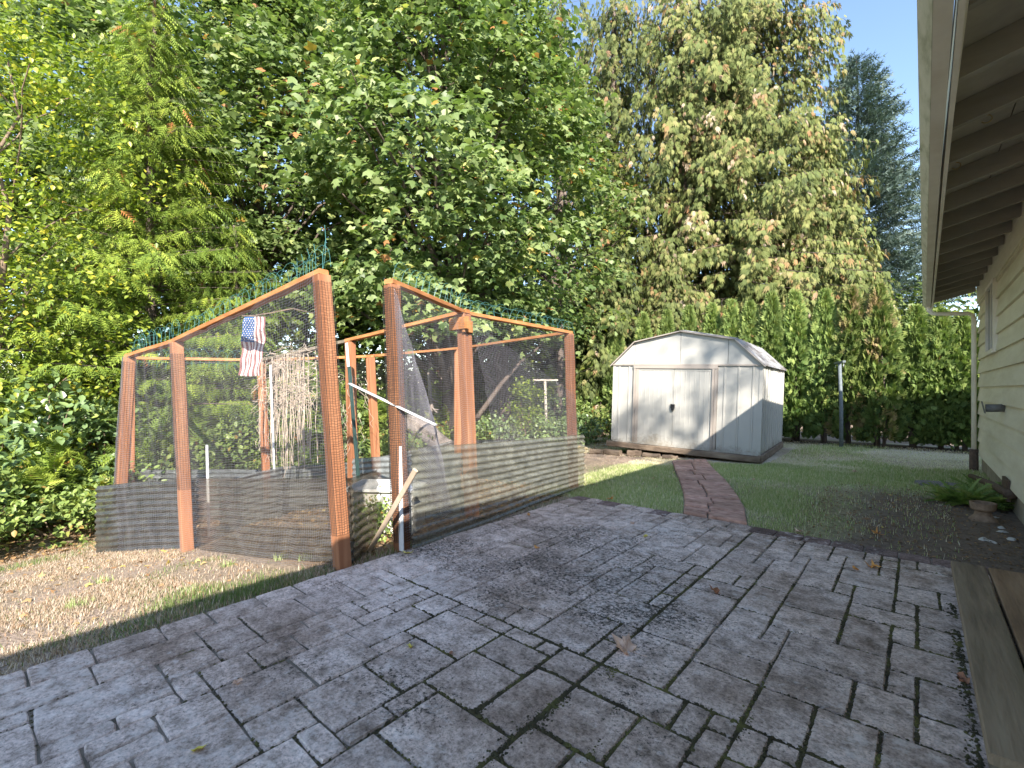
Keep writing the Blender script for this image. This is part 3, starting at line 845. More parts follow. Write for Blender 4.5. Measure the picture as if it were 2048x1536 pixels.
# ------------------------------------------------------------------ wooden step
step = empty('wooden_step', (.5, 3.5, 0), 0, 'low weathered plank step against the house at the patio corner', 'step')
def plank(x0, x1, y0, y1, z0, z1, mat='old_wood'):
    mb = MB(); mb.bar(Vector(((x0 + x1) / 2, y0, (z0 + z1) / 2)), Vector(((x0 + x1) / 2, y1, (z0 + z1) / 2)), x1 - x0, z1 - z0, bev=.006, nseg=6, wob=.0012)
    o = mb.build('plank', M[mat]); o.parent = step; o.matrix_parent_inverse = Matrix.Translation((-.5, -3.5, 0)); return o
M['plank_grey'] = noisy('weathered_plank_grey', [(.25, (.14, .10, .065)), (.5, (.28, .205, .135)), (.8, (.40, .31, .215))], 9, .85, .6, 40, (1.6, .16, 1), stops2=[(.4, (.55, .57, .5)), (.6, (1, 1, 1))], scale2=2.5, mix2=.8)
M['plank_brown'] = noisy('weathered_plank_brown', [(.25, (.17, .105, .06)), (.5, (.32, .205, .12)), (.8, (.44, .31, .20))], 9, .85, .6, 40, (1.6, .16, 1), stops2=[(.4, (.6, .55, .5)), (.6, (1, 1, 1))], scale2=2.5, mix2=.7)
plank(.185, .365, 2.32, 4.74, .10, .14, 'plank_grey'); plank(.378, .562, 2.33, 4.73, .10, .14, 'plank_brown'); plank(.574, .755, 2.33, 4.74, .10, .14, 'plank_brown')
mb = MB()
mb.box((.20, 2.35, -.02), (.24, 4.70, .099)); o = mb.build('riser', M['old_wood']); o.parent = step; o.matrix_parent_inverse = Matrix.Translation((-.5, -3.5, 0))
mb = MB(); mb.box((.242, 2.37, -.02), (.74, 2.41, .099)); o = mb.build('riser', M['old_wood']); o.parent = step; o.matrix_parent_inverse = Matrix.Translation((-.5, -3.5, 0))

# ------------------------------------------------------------------ the metal shed
shed = empty('garden_shed', (0, 0, 0), 0, 'cream metal shed with double doors and barn roof at the end of the red path', 'shed')
SW, SD, SH = 3.05, 3.05, 1.72
shed.matrix_world = Matrix.Translation((-5.33, 9.70, .245)) @ Matrix.Rotation(R(4.2), 4, 'Z') @ Matrix.Rotation(R(1.9), 4, 'Y')
def sb(name, mb, mat, parent=None, **k): return mb.build(name, M[mat] if isinstance(mat, str) else mat, parent or shed, **k)
def ribbed(x0, x1, z0, z1, y, pitch, rib, depth, along='x', fixed=0.0):
    """sheet metal with narrow vertical ribs; along x facing -y, or along y facing +x"""
    mb = MB(); prof = []
    x = x0
    prof.append((x, 0))
    n = max(1, round((x1 - x0) / pitch)); p = (x1 - x0) / n
    for k in range(n):
        c = x0 + p * (k + .5)
        prof += [(c - rib, 0), (c - rib * .55, depth), (c + rib * .55, depth), (c + rib, 0)]
    prof.append((x1, 0))
    vs = []
    for (a, d) in prof:
        for zz in (z0, z1):
            vs.append((a, y - d, zz) if along == 'x' else (y + d, a, zz))
    fs = []
    for i in range(len(prof) - 1):
        q = (2 * i, 2 * i + 2, 2 * i + 3, 2 * i + 1)
        fs.append(q)
    mb.add(vs, fs); return mb
dx0, dx1 = .62, 2.14                          # door opening
sb('wall_panel', ribbed(.03, dx0 - .13, 0, SH, 0, .235, .022, .014), 'shed_white')
sb('wall_panel', ribbed(dx1 + .11, SW - .03, 0, SH, 0, .30, .022, .014), 'shed_white')
sb('side_wall', ribbed(.03, SD - .03, 0, SH, SW, .30, .022, .014, 'y'), 'shed_white')
mb = ribbed(.03, SD - .03, 0, SH, .0, .30, .022, -.014, 'y'); sb('side_wall', mb, 'shed_white')
mb = ribbed(.03, SW - .03, 0, SH, SD, .30, .022, -.014, 'x'); sb('back_wall', mb, 'shed_white')
for (x, y) in ((0, 0), (SW - .04, 0), (0, SD - .04), (SW - .04, SD - .04)):
    mb = MB(); mb.box((x - .012, y - .012, -.01), (x + .052, y + .052, SH)); sb('corner_post', mb, 'shed_white')
for (a, b) in ((dx0 - .125, dx0 - .005), (dx1 + .005, dx1 + .105)):
    mb = MB(); mb.box((a, -.045, 0), (a + .045, .01, SH - .02)); mb.box((a + .05, -.035, 0), (b, .01, SH - .02)); sb('door_post', mb, 'shed_trim')
mb = MB(); mb.box((dx0 - .13, -.05, SH - .075), (dx1 + .11, .01, SH - .015)); sb('door_header', mb, 'shed_trim')
dm = (dx0 + dx1) / 2
for (a, b, nm) in ((dx0 - .004, dm - .004, 0), (dm + .004, dx1 + .004, 1)):
    d = sb('door', ribbed(a, b, .02, SH - .08, -.015, .10, .010, .004), 'shed_white')
    mb = MB(); mb.box((a, -.024, .012), (b, -.014, .05)); mb.box((a, -.024, SH - .12), (b, -.014, SH - .078)); mb.box((a, -.0235, .051), (a + .022, -.0145, SH - .121)); mb.box((b - .022, -.0235, .051), (b, -.0145, SH - .121)); sb('rim', mb, 'shed_white', d)
mb = MB(); mb.box((dm - .045, -.055, .80), (dm + .035, -.02, .89)); mb.box((dm - .02, -.075, .76), (dm + .03, -.045, .83)); mb.tube([(dm - .015, -.06, .83), (dm - .015, -.062, .87), (dm + .02, -.062, .87), (dm + .02, -.06, .83)], .006, 5); sb('lock', mb, 'black_plastic')
mb = MB(); mb.box((.03, -.03, -.02), (SW - .03, -.002, .022)); sb('sill', mb, 'shed_white')
mb = MB(); mb.box((-.02, -.035, SH - .012), (SW + .02, -.005, SH + .02)); sb('eave_trim', mb, 'shed_trim')
# barn shaped gable in four sheets
K1, K2, PK = (.50, .50), (SW - .50, .50), (SW / 2 - .03, .70)
prof = [(-.02, 0.0), K1, PK, K2, (SW + .02, 0.0)]
def roofz(x):
    for (xa, za), (xb, zb) in zip(prof, prof[1:]):
        if xa <= x <= xb: return za + (zb - za) * (x - xa) / (xb - xa)
    return 0
cuts = [-.0, .5, SW / 2 - .03, SW - .62, SW]
for a, b in zip(cuts, cuts[1:]):
    for yy, sgn in ((-.012, 1), (SD + .01, -1)):
        xs = sorted({a + .004, b - .004} | {p[0] for p in prof if a + .01 < p[0] < b - .01})
        vs = [(x, yy, SH + .02) for x in xs] + [(x, yy, SH + .02 + max(roofz(x) - .02, .001)) for x in reversed(xs)]
        vs2 = [(x, y + .01, z) for x, y, z in vs]; n = len(vs)
        mb = MB(); mb.add(vs + vs2, [tuple(range(n)), tuple(reversed(range(n, 2 * n)))] + [(i + n, (i + 1) % n + n, (i + 1) % n, i) for i in range(n)])
        sb('gable_panel', mb, 'shed_white')
# roof planes with standing seams
for (xa, za), (xb, zb) in zip(prof, prof[1:]):
    d = Vector((xb - xa, 0, zb - za)); L = d.length; d.normalize(); nrm = Vector((-d.z, 0, d.x))
    mb = MB(); npan = 9; y0, y1 = -.06, SD + .06
    P0 = Vector((xa, 0, SH + .02 + za)) - d * .015; P1 = Vector((xb, 0, SH + .02 + zb)) + d * .006
    if xa < 0: P0 = Vector((xa, 0, SH + .02 + za)) - d * .05
    if xb > SW: P1 = Vector((xb, 0, SH + .02 + zb)) + d * .05
    prof2 = [(y0, 0)]
    for k in range(npan):
        c = y0 + (y1 - y0) * (k + .5) / npan
        prof2 += [(c - .014, 0), (c - .008, .028), (c + .008, .028), (c + .014, 0)]
    prof2.append((y1, 0))
    vs = []
    for (yy, h) in prof2:
        for P in (P0, P1): vs.append(P + nrm * (h + .004) + Vector((0, yy, 0)))
    mb.add(vs, [(2 * i, 2 * i + 1, 2 * i + 3, 2 * i + 2) for i in range(len(prof2) - 1)])
    sb('roof_sheet', mb, 'shed_roof')
    mb = MB(); mb.bar(P0 + Vector((0, -.07, -.012)), P1 + Vector((0, -.07, -.012)), .022, .035, up=Vector((0, 1, 0))); sb('verge_trim', mb, 'shed_trim')
mb = MB()
for k, (yy, w) in enumerate(((.9, .4), (1.9, .5), (2.5, .25))):
    mb.add([(SW + .03, yy, SH - .0), (SW + .06, yy + w * .4, SH - .045), (SW + .03, yy + w, SH + .0), (SW - .10, yy + w * .7, SH + .135), (SW - .13, yy + .1, SH + .15)], [(0, 1, 2, 3, 4)])
sb('torn_edge', mb, 'rust')
# timbers under it
def wskid(a, b, w, h, name='skid'):
    mb = MB(); mb.bar(a, b, w, h, bev=.012, nseg=8, wob=.006); o = sb(name, mb, 'skid'); return o
wskid((-.10, -.03, -.085), (SW + .02, -.03, -.085), .09, .12)
wskid((SW + .0, .02, -.085), (SW + .0, SD + .05, -.085), .08, .15)
wskid((0, .02, -.085), (0, SD, -.085), .08, .13)
mb = MB(); mb.box((.1, .05, -.14), (SW - .1, SD - .1, -.02)); sb('floor', mb, 'skid')
# crumbling wood and stones propped under the low left side
for k, (xx, yy, L, h, a) in enumerate(((-.28, -.16, .34, .12, 5), (.12, -.17, .4, .13, -8), (.62, -.16, .3, .14, 12), (1.02, -.2, .36, .10, -4), (1.42, -.2, .3, .08, 8))):
    px_, py_ = -5.33 + .997 * xx, 9.70 + yy + .07 * xx
    mb = MB(); d = Vector((math.cos(R(a + 4)), math.sin(R(a + 4)), 0))
    c = Vector((px_, py_, gzf(px_, py_) + h * .45)); mb.bar(c - d * L / 2, c + d * L / 2, .12, h, bev=.03, nseg=5, wob=.014)
    o = mb.build('timber_chunk', M['skid'])
    lab = ['mossy rotten timber chunk sticking out left of the shed corner', 'rotten timber chunk under the left wall panel of the shed', 'upright split timber chunk below the left shed door', 'flat broken timber chunk under the middle of the shed doors', 'thin timber chunk nearest the head of the red path'][k]
    tag(o, lab, 'timber', 'rotten timbers in front of the shed')

# ------------------------------------------------------------------ garden pen of stained posts and netting
pen = empty('garden_enclosure', (-6, 3.2, -.3), 0, 'open garden pen of orange-stained posts and rails hung with bird netting', 'pen')
def pp(o):
    o.parent = pen; o.matrix_parent_inverse = Matrix.Translation((6, -3.2, .3)); return o
lft = Vector((-cT, -sT, 0))                   # to the camera's left
POSTS = {  # name: (x, y, base z, top z, lean of the top to the left, size)
    'P3': (-3.47, 1.96, -.06, 2.33, .17, .108), 'P2': (-6.0, 1.57, -.42, 1.93, .12, .108), 'P1': (-7.35, 1.19, -.6, 1.81, -.16, .108),
    'P4': (-3.47, 2.53, -.06, 2.35, .09, .108), 'P5': (-3.94, 3.86, -.15, 2.30, .10, .125), 'PC': (-3.82, 5.82, -.1, 2.24, .07, .108),
    'B2': (-5.8, 3.44, -.5, 2.07, .05, .108), 'B1': (-7.75, 3.1, -.6, 1.86, .10, .10), 'B3': (-6.6, 4.35, -.5, 1.94, .13, .108),
    'B4': (-6.94, 6.4, -.4, 2.22, .0, .108), 'PL': (*xy(262, 7.5), -.7, 1.90, 0, .09)}
TOP, BASE = {}, {}
for k, (x, y, z0, z1, ln, s) in POSTS.items():
    TOP[k] = Vector((x, y, z1)) + lft * ln; BASE[k] = Vector((x, y, z0))
    mb = MB(); mb.bar(BASE[k], TOP[k] - Vector((0, 0, .024)), s, s, bev=.006, nseg=5, wob=.002, up=Vector((0, 1, 0)))
    pp(mb.build('post', M['cedar_wood']))
def rail(a, b, mat='cedar_rail', w=.088, h=.042, dz=0, ext=.06):
    A, B = TOP[a] if isinstance(a, str) else a, TOP[b] if isinstance(b, str) else b
    d = (B - A).normalized()
    mb = MB(); mb.bar(A - d * ext + Vector((0, 0, dz)), B + d * ext + Vector((0, 0, dz - .001)), w, h, bev=.004, nseg=4, wob=.003)
    return pp(mb.build('rail', M[mat]))
rail('P3', 'P2', ext=.03); rail('P2', 'P1', dz=-.004, ext=.04); rail('P1', 'PL', dz=.002, ext=.02)
rail('P4', 'P5', ext=.05); rail('P5', 'PC', dz=-.006, ext=.03)
rail('PC', 'B4', w=.06, dz=-.003, ext=.02); rail('B4', 'B3', w=.06, dz=.003); rail('B3', 'B1', w=.06, dz=-.003); rail('B1', 'PL', w=.06, dz=.004)
rail('P5', 'B2', dz=.003); rail('B2', 'B1', 'old_wood', dz=-.002, w=.07)
t5 = TOP['P5']
mb = MB(); mb.bar(t5 + Vector((.085, -.02, -.11)) - lft * .0, t5 + Vector((.085, -.02, -.24)), .04, .14, up=Vector((0, 1, 0)), bev=.004)
mb.bar(t5 + Vector((-.14, -.085, -.14)), t5 + Vector((.16, -.085, -.14)), .035, .14, bev=.004); pp(mb.build('bracket', M['cedar_rail']))

# nets: real cords, two families crossing
def net(a0, b0, b1, a1, cell, rad, sag=.02, bulge=.05, seed=0, mat='net', keep=None, skew=0.0, nseg=None, top_sag=0.0):
    """a0,b0 bottom corners, a1,b1 top corners; every cord a thin three-sided tube"""
    a0, b0, b1, a1 = [np.array(v, float) for v in (a0, b0, b1, a1)]
    W = (np.linalg.norm(b0 - a0) + np.linalg.norm(b1 - a1)) / 2; H = (np.linalg.norm(a1 - a0) + np.linalg.norm(b1 - b0)) / 2
    nrm = np.cross(b0 - a0, a1 - a0); nrm /= np.linalg.norm(nrm)
    r = np.random.default_rng(500 + seed)
    ph = r.uniform(0, 6.28, 8)
    def P(u, v):
        u = np.asarray(u, float); v = np.asarray(v, float)
        uu = u + skew * (v - .5) * np.sin(np.pi * u) + .012 * np.sin(v * 9 + ph[0] + u * 5) * np.sin(np.pi * u)
        vv = v - (sag / H) * np.sin(np.pi * u) * (.5 + .9 * np.sin(v * 4 + ph[1]) ** 2) + .010 / H * np.sin(u * 23 + ph[2] + v * 7) + .006 / H * np.sin(u * 61 + v * 19 + ph[3]) - (top_sag / H) * np.sin(np.pi * u) * v
        p = (a0[None] * ((1 - uu) * (1 - vv))[:, None] + b0[None] * (uu * (1 - vv))[:, None] + b1[None] * (uu * vv)[:, None] + a1[None] * ((1 - uu) * vv)[:, None])
        bl = bulge * np.sin(np.pi * u) * np.sin(np.pi * np.clip(v, 0, 1)) * (.6 + .4 * np.sin(u * 7 + v * 5 + ph[4])) + .008 * np.sin(u * 37 + v * 13 + ph[5])
        return p + nrm[None] * bl[:, None]
    Vs, Fs, k = [], [], 0
    def cord(u, v, rad=rad):
        nonlocal k
        p = P(u, v)
        if keep is not None:
            m = keep(u, v)
        else: m = np.ones(len(u), bool)
        d = np.gradient(p, axis=0); d /= np.linalg.norm(d, axis=1)[:, None] + 1e-9
        s = np.cross(d, nrm[None]); s /= np.linalg.norm(s, axis=1)[:, None] + 1e-9
        t = np.cross(s, d)
        ring = np.stack([p + s * rad, p - s * rad * .5 + t * rad * .87, p - s * rad * .5 - t * rad * .87], 1)
        n = len(u)
        Vs.append(ring.reshape(-1, 3))
        idx = np.where(m[:-1] & m[1:])[0]
        for (i, j) in ((0, 1), (1, 2), (2, 0)):
            Fs.append(np.stack([k + idx * 3 + i, k + idx * 3 + j, k + (idx + 1) * 3 + j, k + (idx + 1) * 3 + i], 1))
        k += 3 * n
    nv = max(2, int(W / cell)); nh = max(2, int(H / cell))
    su = nseg or max(10, int(W / .11)); sv = nseg or max(8, int(H / .14))
    for i in range(nh + 1):
        u = np.linspace(0, 1, su); cord(u, np.full(su, i / nh), rad * 1.35)
    for i in range(nv + 1):
        v = np.linspace(0, 1, sv); cord(np.full(sv, i / nv), v, rad * .75)
    me = arrays_mesh('netting', np.concatenate(Vs), np.concatenate(Fs), M[mat])
    return me
def ground_pt(p, up=.0): return Vector((p.x, p.y, gzf(p.x, p.y) + up))
def bt(a, h): return BASE[a] * 1 + Vector((0, 0, gzf(BASE[a].x, BASE[a].y) - BASE[a].z + h))
dn = Vector((0, 0, -.02))
def off(a, v): return a + Vector(v)
netspec = [
    ('P2', 'P3', (0, -.07, 0), .022, .0008, .03, .04, 1, .02), ('P1', 'P2', (0, -.07, 0), .024, .0008, .03, .03, 2, .02), ('PL', 'P1', (0, -.07, 0), .028, .0008, .02, .02, 3, .05),
    ('P4', 'P5', (.07, 0, 0), .023, .0008, .04, .05, 4, .02), ('P5', 'PC', (.07, 0, 0), .026, .0009, .05, .06, 5, .0),
    ('B4', 'PC', (0, .07, 0), .027, .0016, .03, .03, 6, .1), ('B3', 'B4', (-.07, 0, 0), .027, .0017, .03, .03, 7, .1), ('B1', 'B3', (-.05, .05, 0), .025, .0017, .03, .03, 8, .1), ('PL', 'B1', (-.05, .05, 0), .025, .0017, .03, .03, 9, .1)]
for (a, b, o, cell, rad, sag, bul, seed, h0) in netspec:
    me = net(off(bt(a, h0), o), off(bt(b, h0), o), off(TOP[b] + dn, o), off(TOP[a] + dn, o), cell, rad, sag, bul, seed, mat='net' if seed < 6 else 'net_dark')
    pp(link('netting', me))
# loose folds dragged across the corner and a stray flap by the doorway
me = net(off(TOP['PC'], (.08, -.02, -.9)), off(bt('PC', .12), (.08, 0, 0)), off(bt('P5', .9), (.35, 0, 0)), off(TOP['P5'], (.12, 0, -.10)), .030, .0009, .05, .05, 21, skew=.3); pp(link('netting', me))
c4t = off(TOP['P4'], (.075, -.03, -.05)); c4b = off(bt('P4', .20), (.085, -.03, 0))
me = net(off(c4b, (.0, .55, .05)), c4b, c4t, at(872, 852, 4.05), .026, .0009, .02, .03, 22, skew=.1); pp(link('netting', me))
# net wrapped tightly round the near posts
def wrap(a, s, h0, h1, cell=.021, rad=.0011, seed=0):
    A, B = BASE[a], TOP[a]
    r = np.random.default_rng(seed); hs = s / 2 + .006
    cor = np.array([(hs, -hs), (hs, hs), (-hs, hs), (-hs, -hs)])
    Vs, Fs, k = [], [], 0
    ez = np.array((B - A).normalized()); ex = np.array([1, 0, 0]); ey = np.cross(ez, ex)
    def put(pts):
        nonlocal k
        p = np.array(pts); d = np.gradient(p, axis=0); d /= np.linalg.norm(d, axis=1)[:, None] + 1e-9
        s_ = np.cross(d, np.array([.3, .5, .81])); s_ /= np.linalg.norm(s_, axis=1)[:, None] + 1e-9; t_ = np.cross(s_, d)
        ring = np.stack([p + s_ * rad, p - s_ * rad * .5 + t_ * rad * .87, p - s_ * rad * .5 - t_ * rad * .87], 1); n = len(p)
        Vs.append(ring.reshape(-1, 3)); idx = np.arange(n - 1)
        for (i, j) in ((0, 1), (1, 2), (2, 0)): Fs.append(np.stack([k + idx * 3 + i, k + idx * 3 + j, k + (idx + 1) * 3 + j, k + (idx + 1) * 3 + i], 1))
        k += 3 * n
    L = (B - A).length; An = np.array(A)
    def Q(c, z): return An + ez * z + ex * c[0] + ey * c[1]
    zz = h0
    while zz < h1 * L:
        pts = []
        for e in range(4):
            c0, c1 = cor[e], cor[(e + 1) % 4]
            for t in (0, .25, .5, .75): pts.append(Q(c0 + (c1 - c0) * t, zz + r.normal(0, .0022) - (.006 if t == .5 else 0)))
        pts.append(pts[0]); put(pts); zz += cell * .95
    for e in range(4):
        for t in np.arange(0, .99, cell / s):
            c = cor[e] + (cor[(e + 1) % 4] - cor[e]) * t
            put([Q(c + r.normal(0, .0015, 2) * 1, z) for z in np.linspace(h0, h1 * L, 16)])
    return pp(link('post_netting', arrays_mesh('post_netting', np.concatenate(Vs), np.concatenate(Fs), M['net_dark'])))
wrap('P3', .108, .32, .97, seed=1); wrap('P2', .108, .75, .94, seed=2); wrap('P1', .108, .55, .97, seed=3, cell=.024); wrap('P4', .108, .12, .98, seed=4, rad=.0020); wrap('PC', .108, .55, .98, seed=5, cell=.028)

# corrugated plastic along the foot
def corr(p, q, z0p, z0q, z1p, z1q, mat, o=(0, 0, 0), pitch=.076, amp=.011, seed=0, name='corrugated_panel', wav=.012):
    p, q = Vector(p), Vector(q); d = (q - p); d.z = 0; L = d.length; d.normalize(); nrm = Vector((d.y, -d.x, 0))
    nl = max(4, int(L / .12)); H = max(z1p - z0p, z1q - z0q); nh = int(H / pitch * 6)
    r = random.Random(seed); ph = [r.uniform(0, 6) for _ in range(4)]
    V_, F_ = [], []
    for i in range(nl + 1):
        t = i / nl; c = p.lerp(q, t)
        z0 = z0p + (z0q - z0p) * t; z1 = z1p + (z1q - z1p) * t
        for j in range(nh + 1):
            s = j / nh; z = z0 + (z1 - z0) * s
            b = amp * math.sin(2 * math.pi * (s * H) / pitch) + wav * math.sin(t * 5 + ph[0] + s * 2) + .004 * math.sin(t * 17 + ph[1])
            V_.append((c.x + nrm.x * b + o[0], c.y + nrm.y * b + o[1], z + .006 * math.sin(t * 7 + ph[2]) + o[2]))
    for i in range(nl):
        for j in range(nh): k = i * (nh + 1) + j; F_.append((k, k + nh + 1, k + nh + 2, k + 1))
    return pp(link(name, arrays_mesh(name, V_, F_, M[mat], smooth=True)))
def G(p): return gzf(p.x, p.y)
B_ = BASE
corr(B_['P1'] + Vector((-.20, -.16, 0)), B_['P2'] + Vector((-.02, .09, 0)), G(B_['P1']) - .04, G(B_['P2']) + .0, .235, .42, 'plastic_dark', (0, 0, 0), seed=1)
corr(B_['P2'] + Vector((.07, 0, 0)), B_['P3'] + Vector((.0, 0, 0)), G(B_['P2']) + .0, -.03, .43, .68, 'plastic_brown', (0, .085, 0), seed=2, wav=.015)
corr(B_['P3'] + Vector((.0, .05, 0)), Vector((-3.78, 2.46, 0)), -.06, -.1, .68, .66, 'plastic_brown', (0, -.0, 0), seed=3, wav=.02)
corr(B_['P4'] + Vector((.02, .02, 0)), B_['PC'] + Vector((.04, .08, 0)), -.02, -.03, .885, .74, 'plastic_olive', (.085, 0, 0), seed=4, wav=.012)
corr(B_['P1'] + Vector((-.1, 0, 0)), B_['PL'], G(B_['P1']), G(B_['PL']), .2, .15, 'plastic_dark', seed=5)
corr(B_['PL'], B_['B1'], G(B_['PL']), G(B_['B1']), .12, .12, 'plastic_grey', (-.06, .06, 0), seed=6)
corr(Vector((-6.9, 2.15, 0)), Vector((-7.35, 3.15, 0)), -.5, -.5, .20, .22, 'plastic_grey', seed=7)
corr(B_['B1'], B_['B3'], -.5, -.4, .15, .25, 'plastic_grey', (-.06, .06, 0), seed=8)
corr(B_['B3'], B_['B4'], -.4, -.35, .28, .38, 'plastic_grey', (-.07, 0, 0), seed=9)
corr(B_['B4'], B_['PC'], -.35, -.1, .42, .62, 'plastic_grey', (0, .07, 0), seed=10)
corr(B_['B2'] + Vector((.08, 0, 0)), B_['P5'] + Vector((-.1, 0, 0)), -.35, -.1, .48, .66, 'plastic_grey', (0, -.08, 0), seed=11)

# arched border wire standing on the rails
def border(p, q, label, n, h=.26, seed=0, lean=(0, 0, 0)):
    p, q = Vector(p), Vector(q); r = random.Random(seed)
    root = empty('border_wire', p, 0, label, 'wire edging', 'green arched border wire on top of the pen')
    d = (q - p) / n; dd = (q - p).normalized()
    shared = None
    for k in range(n):
        w = d.length * 2.1
        if shared is None or k % 3 == 0:
            mb = MB(); a = []
            side = Vector(lean) + Vector((r.uniform(-.02, .02), r.uniform(-.02, .02), 0))
            for s in np.linspace(0, 1, 3): a.append(Vector((0, 0, -.03)).lerp(Vector((0, 0, h - w / 2)) + side * .8, s))
            for s in np.linspace(0, math.pi, 8)[1:-1]: a.append(dd * (w / 2 - w / 2 * math.cos(s)) + Vector((0, 0, h - w / 2 + w / 2 * math.sin(s))) + side)
            for s in np.linspace(0, 1, 3): a.append((dd * w + Vector((0, 0, h - w / 2)) + side * .8).lerp(dd * w + Vector((0, 0, -.03)), s))
            mb.tube(a, .0013, 4, cap=False); shared = mb.mesh('arch', M['green_wire'])
        o = bpy.data.objects.new('arch', shared); COL.objects.link(o); o.parent = root
        o.location = d * k + Vector((0, 0, r.uniform(-.03, .015))); o.rotation_euler = (r.uniform(-.08, .08), r.uniform(-.08, .08), 0)
    for zz in (.04, .12):
        mb = MB(); mb.tube([(d * k + Vector((0, 0, zz + r.uniform(-.008, .008))) + Vector(lean) * zz * 3) for k in range(0, n + 2)], .0017, 4, cap=False); mb.build('cross_wire', M['green_wire'], root)
    return root
up = Vector((0, 0, .03))
border(TOP['P2'].lerp(TOP['P3'], .06) + up, TOP['P3'] + up, 'green arched border wire on the long front rail above the flag', 22, .17, 1)
border(TOP['P1'] + up, TOP['P2'] + up, 'green arched border wire at the far left end of the front rail', 13, .19, 2)
border(TOP['P4'] + up, TOP['P5'] + up, 'green arched border wire rising behind the right doorway post', 12, .2, 3, (.0, .03, 0))
border(TOP['P5'] + up, TOP['PC'] + up, 'green arched border wire along the rail towards the shed', 16, .15, 4)
border(TOP['PL'] + Vector((0, 0, -.1)), TOP['B1'] + Vector((0, 0, -.1)), 'green arched border wire hung on the back rail behind the flag', 15, .26, 5)
# bare wire ends over the doorway post
root = empty('wire_ends', TOP['P3'] + up, 0, 'bare upright wire ends standing on the tallest doorway post', 'wire')
for k in range(5):
    mb = MB(); x = -.42 + k * .11
    mb.tube([(x, 0, 0), (x + random.uniform(-.01, .01), 0, .12), (x + random.uniform(-.03, .03), random.uniform(-.02, .02), (.16 + .02 * k))], .0015, 4)
    o = mb.build('wire', M['green_wire'], root)
mb = MB(); mb.tube([(.03, 0, 0), (.06, 0, .1), (.07, .0, .22), (.05, .0, .34)], .0018, 4); mb.build('wire', M['green_wire'], root)

# ------------------------------------------------------------------ things in and on the pen
def strip_thing(name, a, b, w, h, mat, label, cat, bev=.002, upv=(0, 0, 1), nseg=1):
    a, b = Vector(a), Vector(b)
    root = empty(name, a if a.z < b.z else b, 0, label, cat); mb = MB(); mb.bar(a - root.location, b - root.location, w, h, bev=bev, up=Vector(upv), nseg=nseg, wob=.001)
    return root, mb
def punched(root, a, b, w, mat_hole='black_plastic', step_=.05):
    a, b = Vector(a) - root.location, Vector(b) - root.location; L = (b - a).length
    d = (b - a).normalized(); view = Vector((sT, -cT, 0)); s = d.cross(view).normalized(); nrm = s.cross(d).normalized()
    if nrm.dot(view) < 0: nrm = -nrm
    n = int(L / step_); mb = MB()
    for k in range(1, n):
        c = a + d * L * k / n + nrm * (w * .5 * .22 + .0022)
        mb.tube([c, c + nrm * .0012], .0045, 6)
    mb.build('hole', M[mat_hole], root)
a, b = at(699, 767, 4.35), at(872, 850, 3.95)
root, mb = strip_thing('metal_bar', a, b, .038, .012, 'galv', 'perforated galvanised bar hung slanting across the right doorway post', 'metal bar'); mb.build('bar', M['galv'], root)
a, b = Vector((-3.395, 2.47, 0)), Vector((-3.45, 2.485, .90))
o = MB(); o.bar(a, b, .05, .018, bev=.002, up=Vector((1, 0, 0)).cross(Vector((0, 0, 1)))); tag(o.build('white_strip', M['white_metal']), 'white speckled metal strip standing against the right doorway post', 'metal strip')
a, b = at(738, 1090, 4.22), at(831, 940, 3.62)
a.z = gzf(a.x, a.y) + .01
o = MB(); o.bar(a, b, .042, .02, bev=.003, up=Vector((.5, -.8, 0))); tag(o.build('wooden_stake', M['lath']), 'bare wooden stake leaning across the doorway of the pen', 'stake')
o = MB(); a, b = at(418, 952, 5.9), at(414, 890, 5.9); a.z = gzf(a.x, a.y); o.bar(a, b, .05, .02, bev=.003, up=Vector((0, 1, 0))); tag(o.build('white_stake', M['white_metal']), 'short white stake standing inside the pen below the flag', 'stake')
a, b = at(722, 1000, 5.9), at(693, 686, 5.9); a.z = gzf(a.x, a.y)
root = empty('steel_stake', a, 0, 'dark green steel stake with a white tip leaning on the inner post', 'stake')
m_ = (b - a)
mb = MB(); mb.bar((0, 0, 0), m_ * .87, .035, .012, bev=.002, up=Vector((0, 1, 0))); mb.bar(Vector((0, .02, 0)), m_ * .87 + Vector((0, .02, 0)), .012, .03, bev=.002, up=Vector((0, 1, 0))); mb.build('shaft', M['dark_green'], root)
mb = MB(); mb.bar(m_ * .868, m_, .04, .015, bev=.002, up=Vector((0, 1, 0))); mb.build('tip', M['white_metal'], root)
a, b = at(552, 960, 7.1), at(541, 730, 7.1); a.z = gzf(a.x, a.y)
o = MB(); o.bar(a, b, .032, .02, bev=.003, up=Vector((0, 1, 0))); tag(o.build('white_lath', M['white_metal']), 'white lath standing beside the left edge of the dead vines', 'stake')

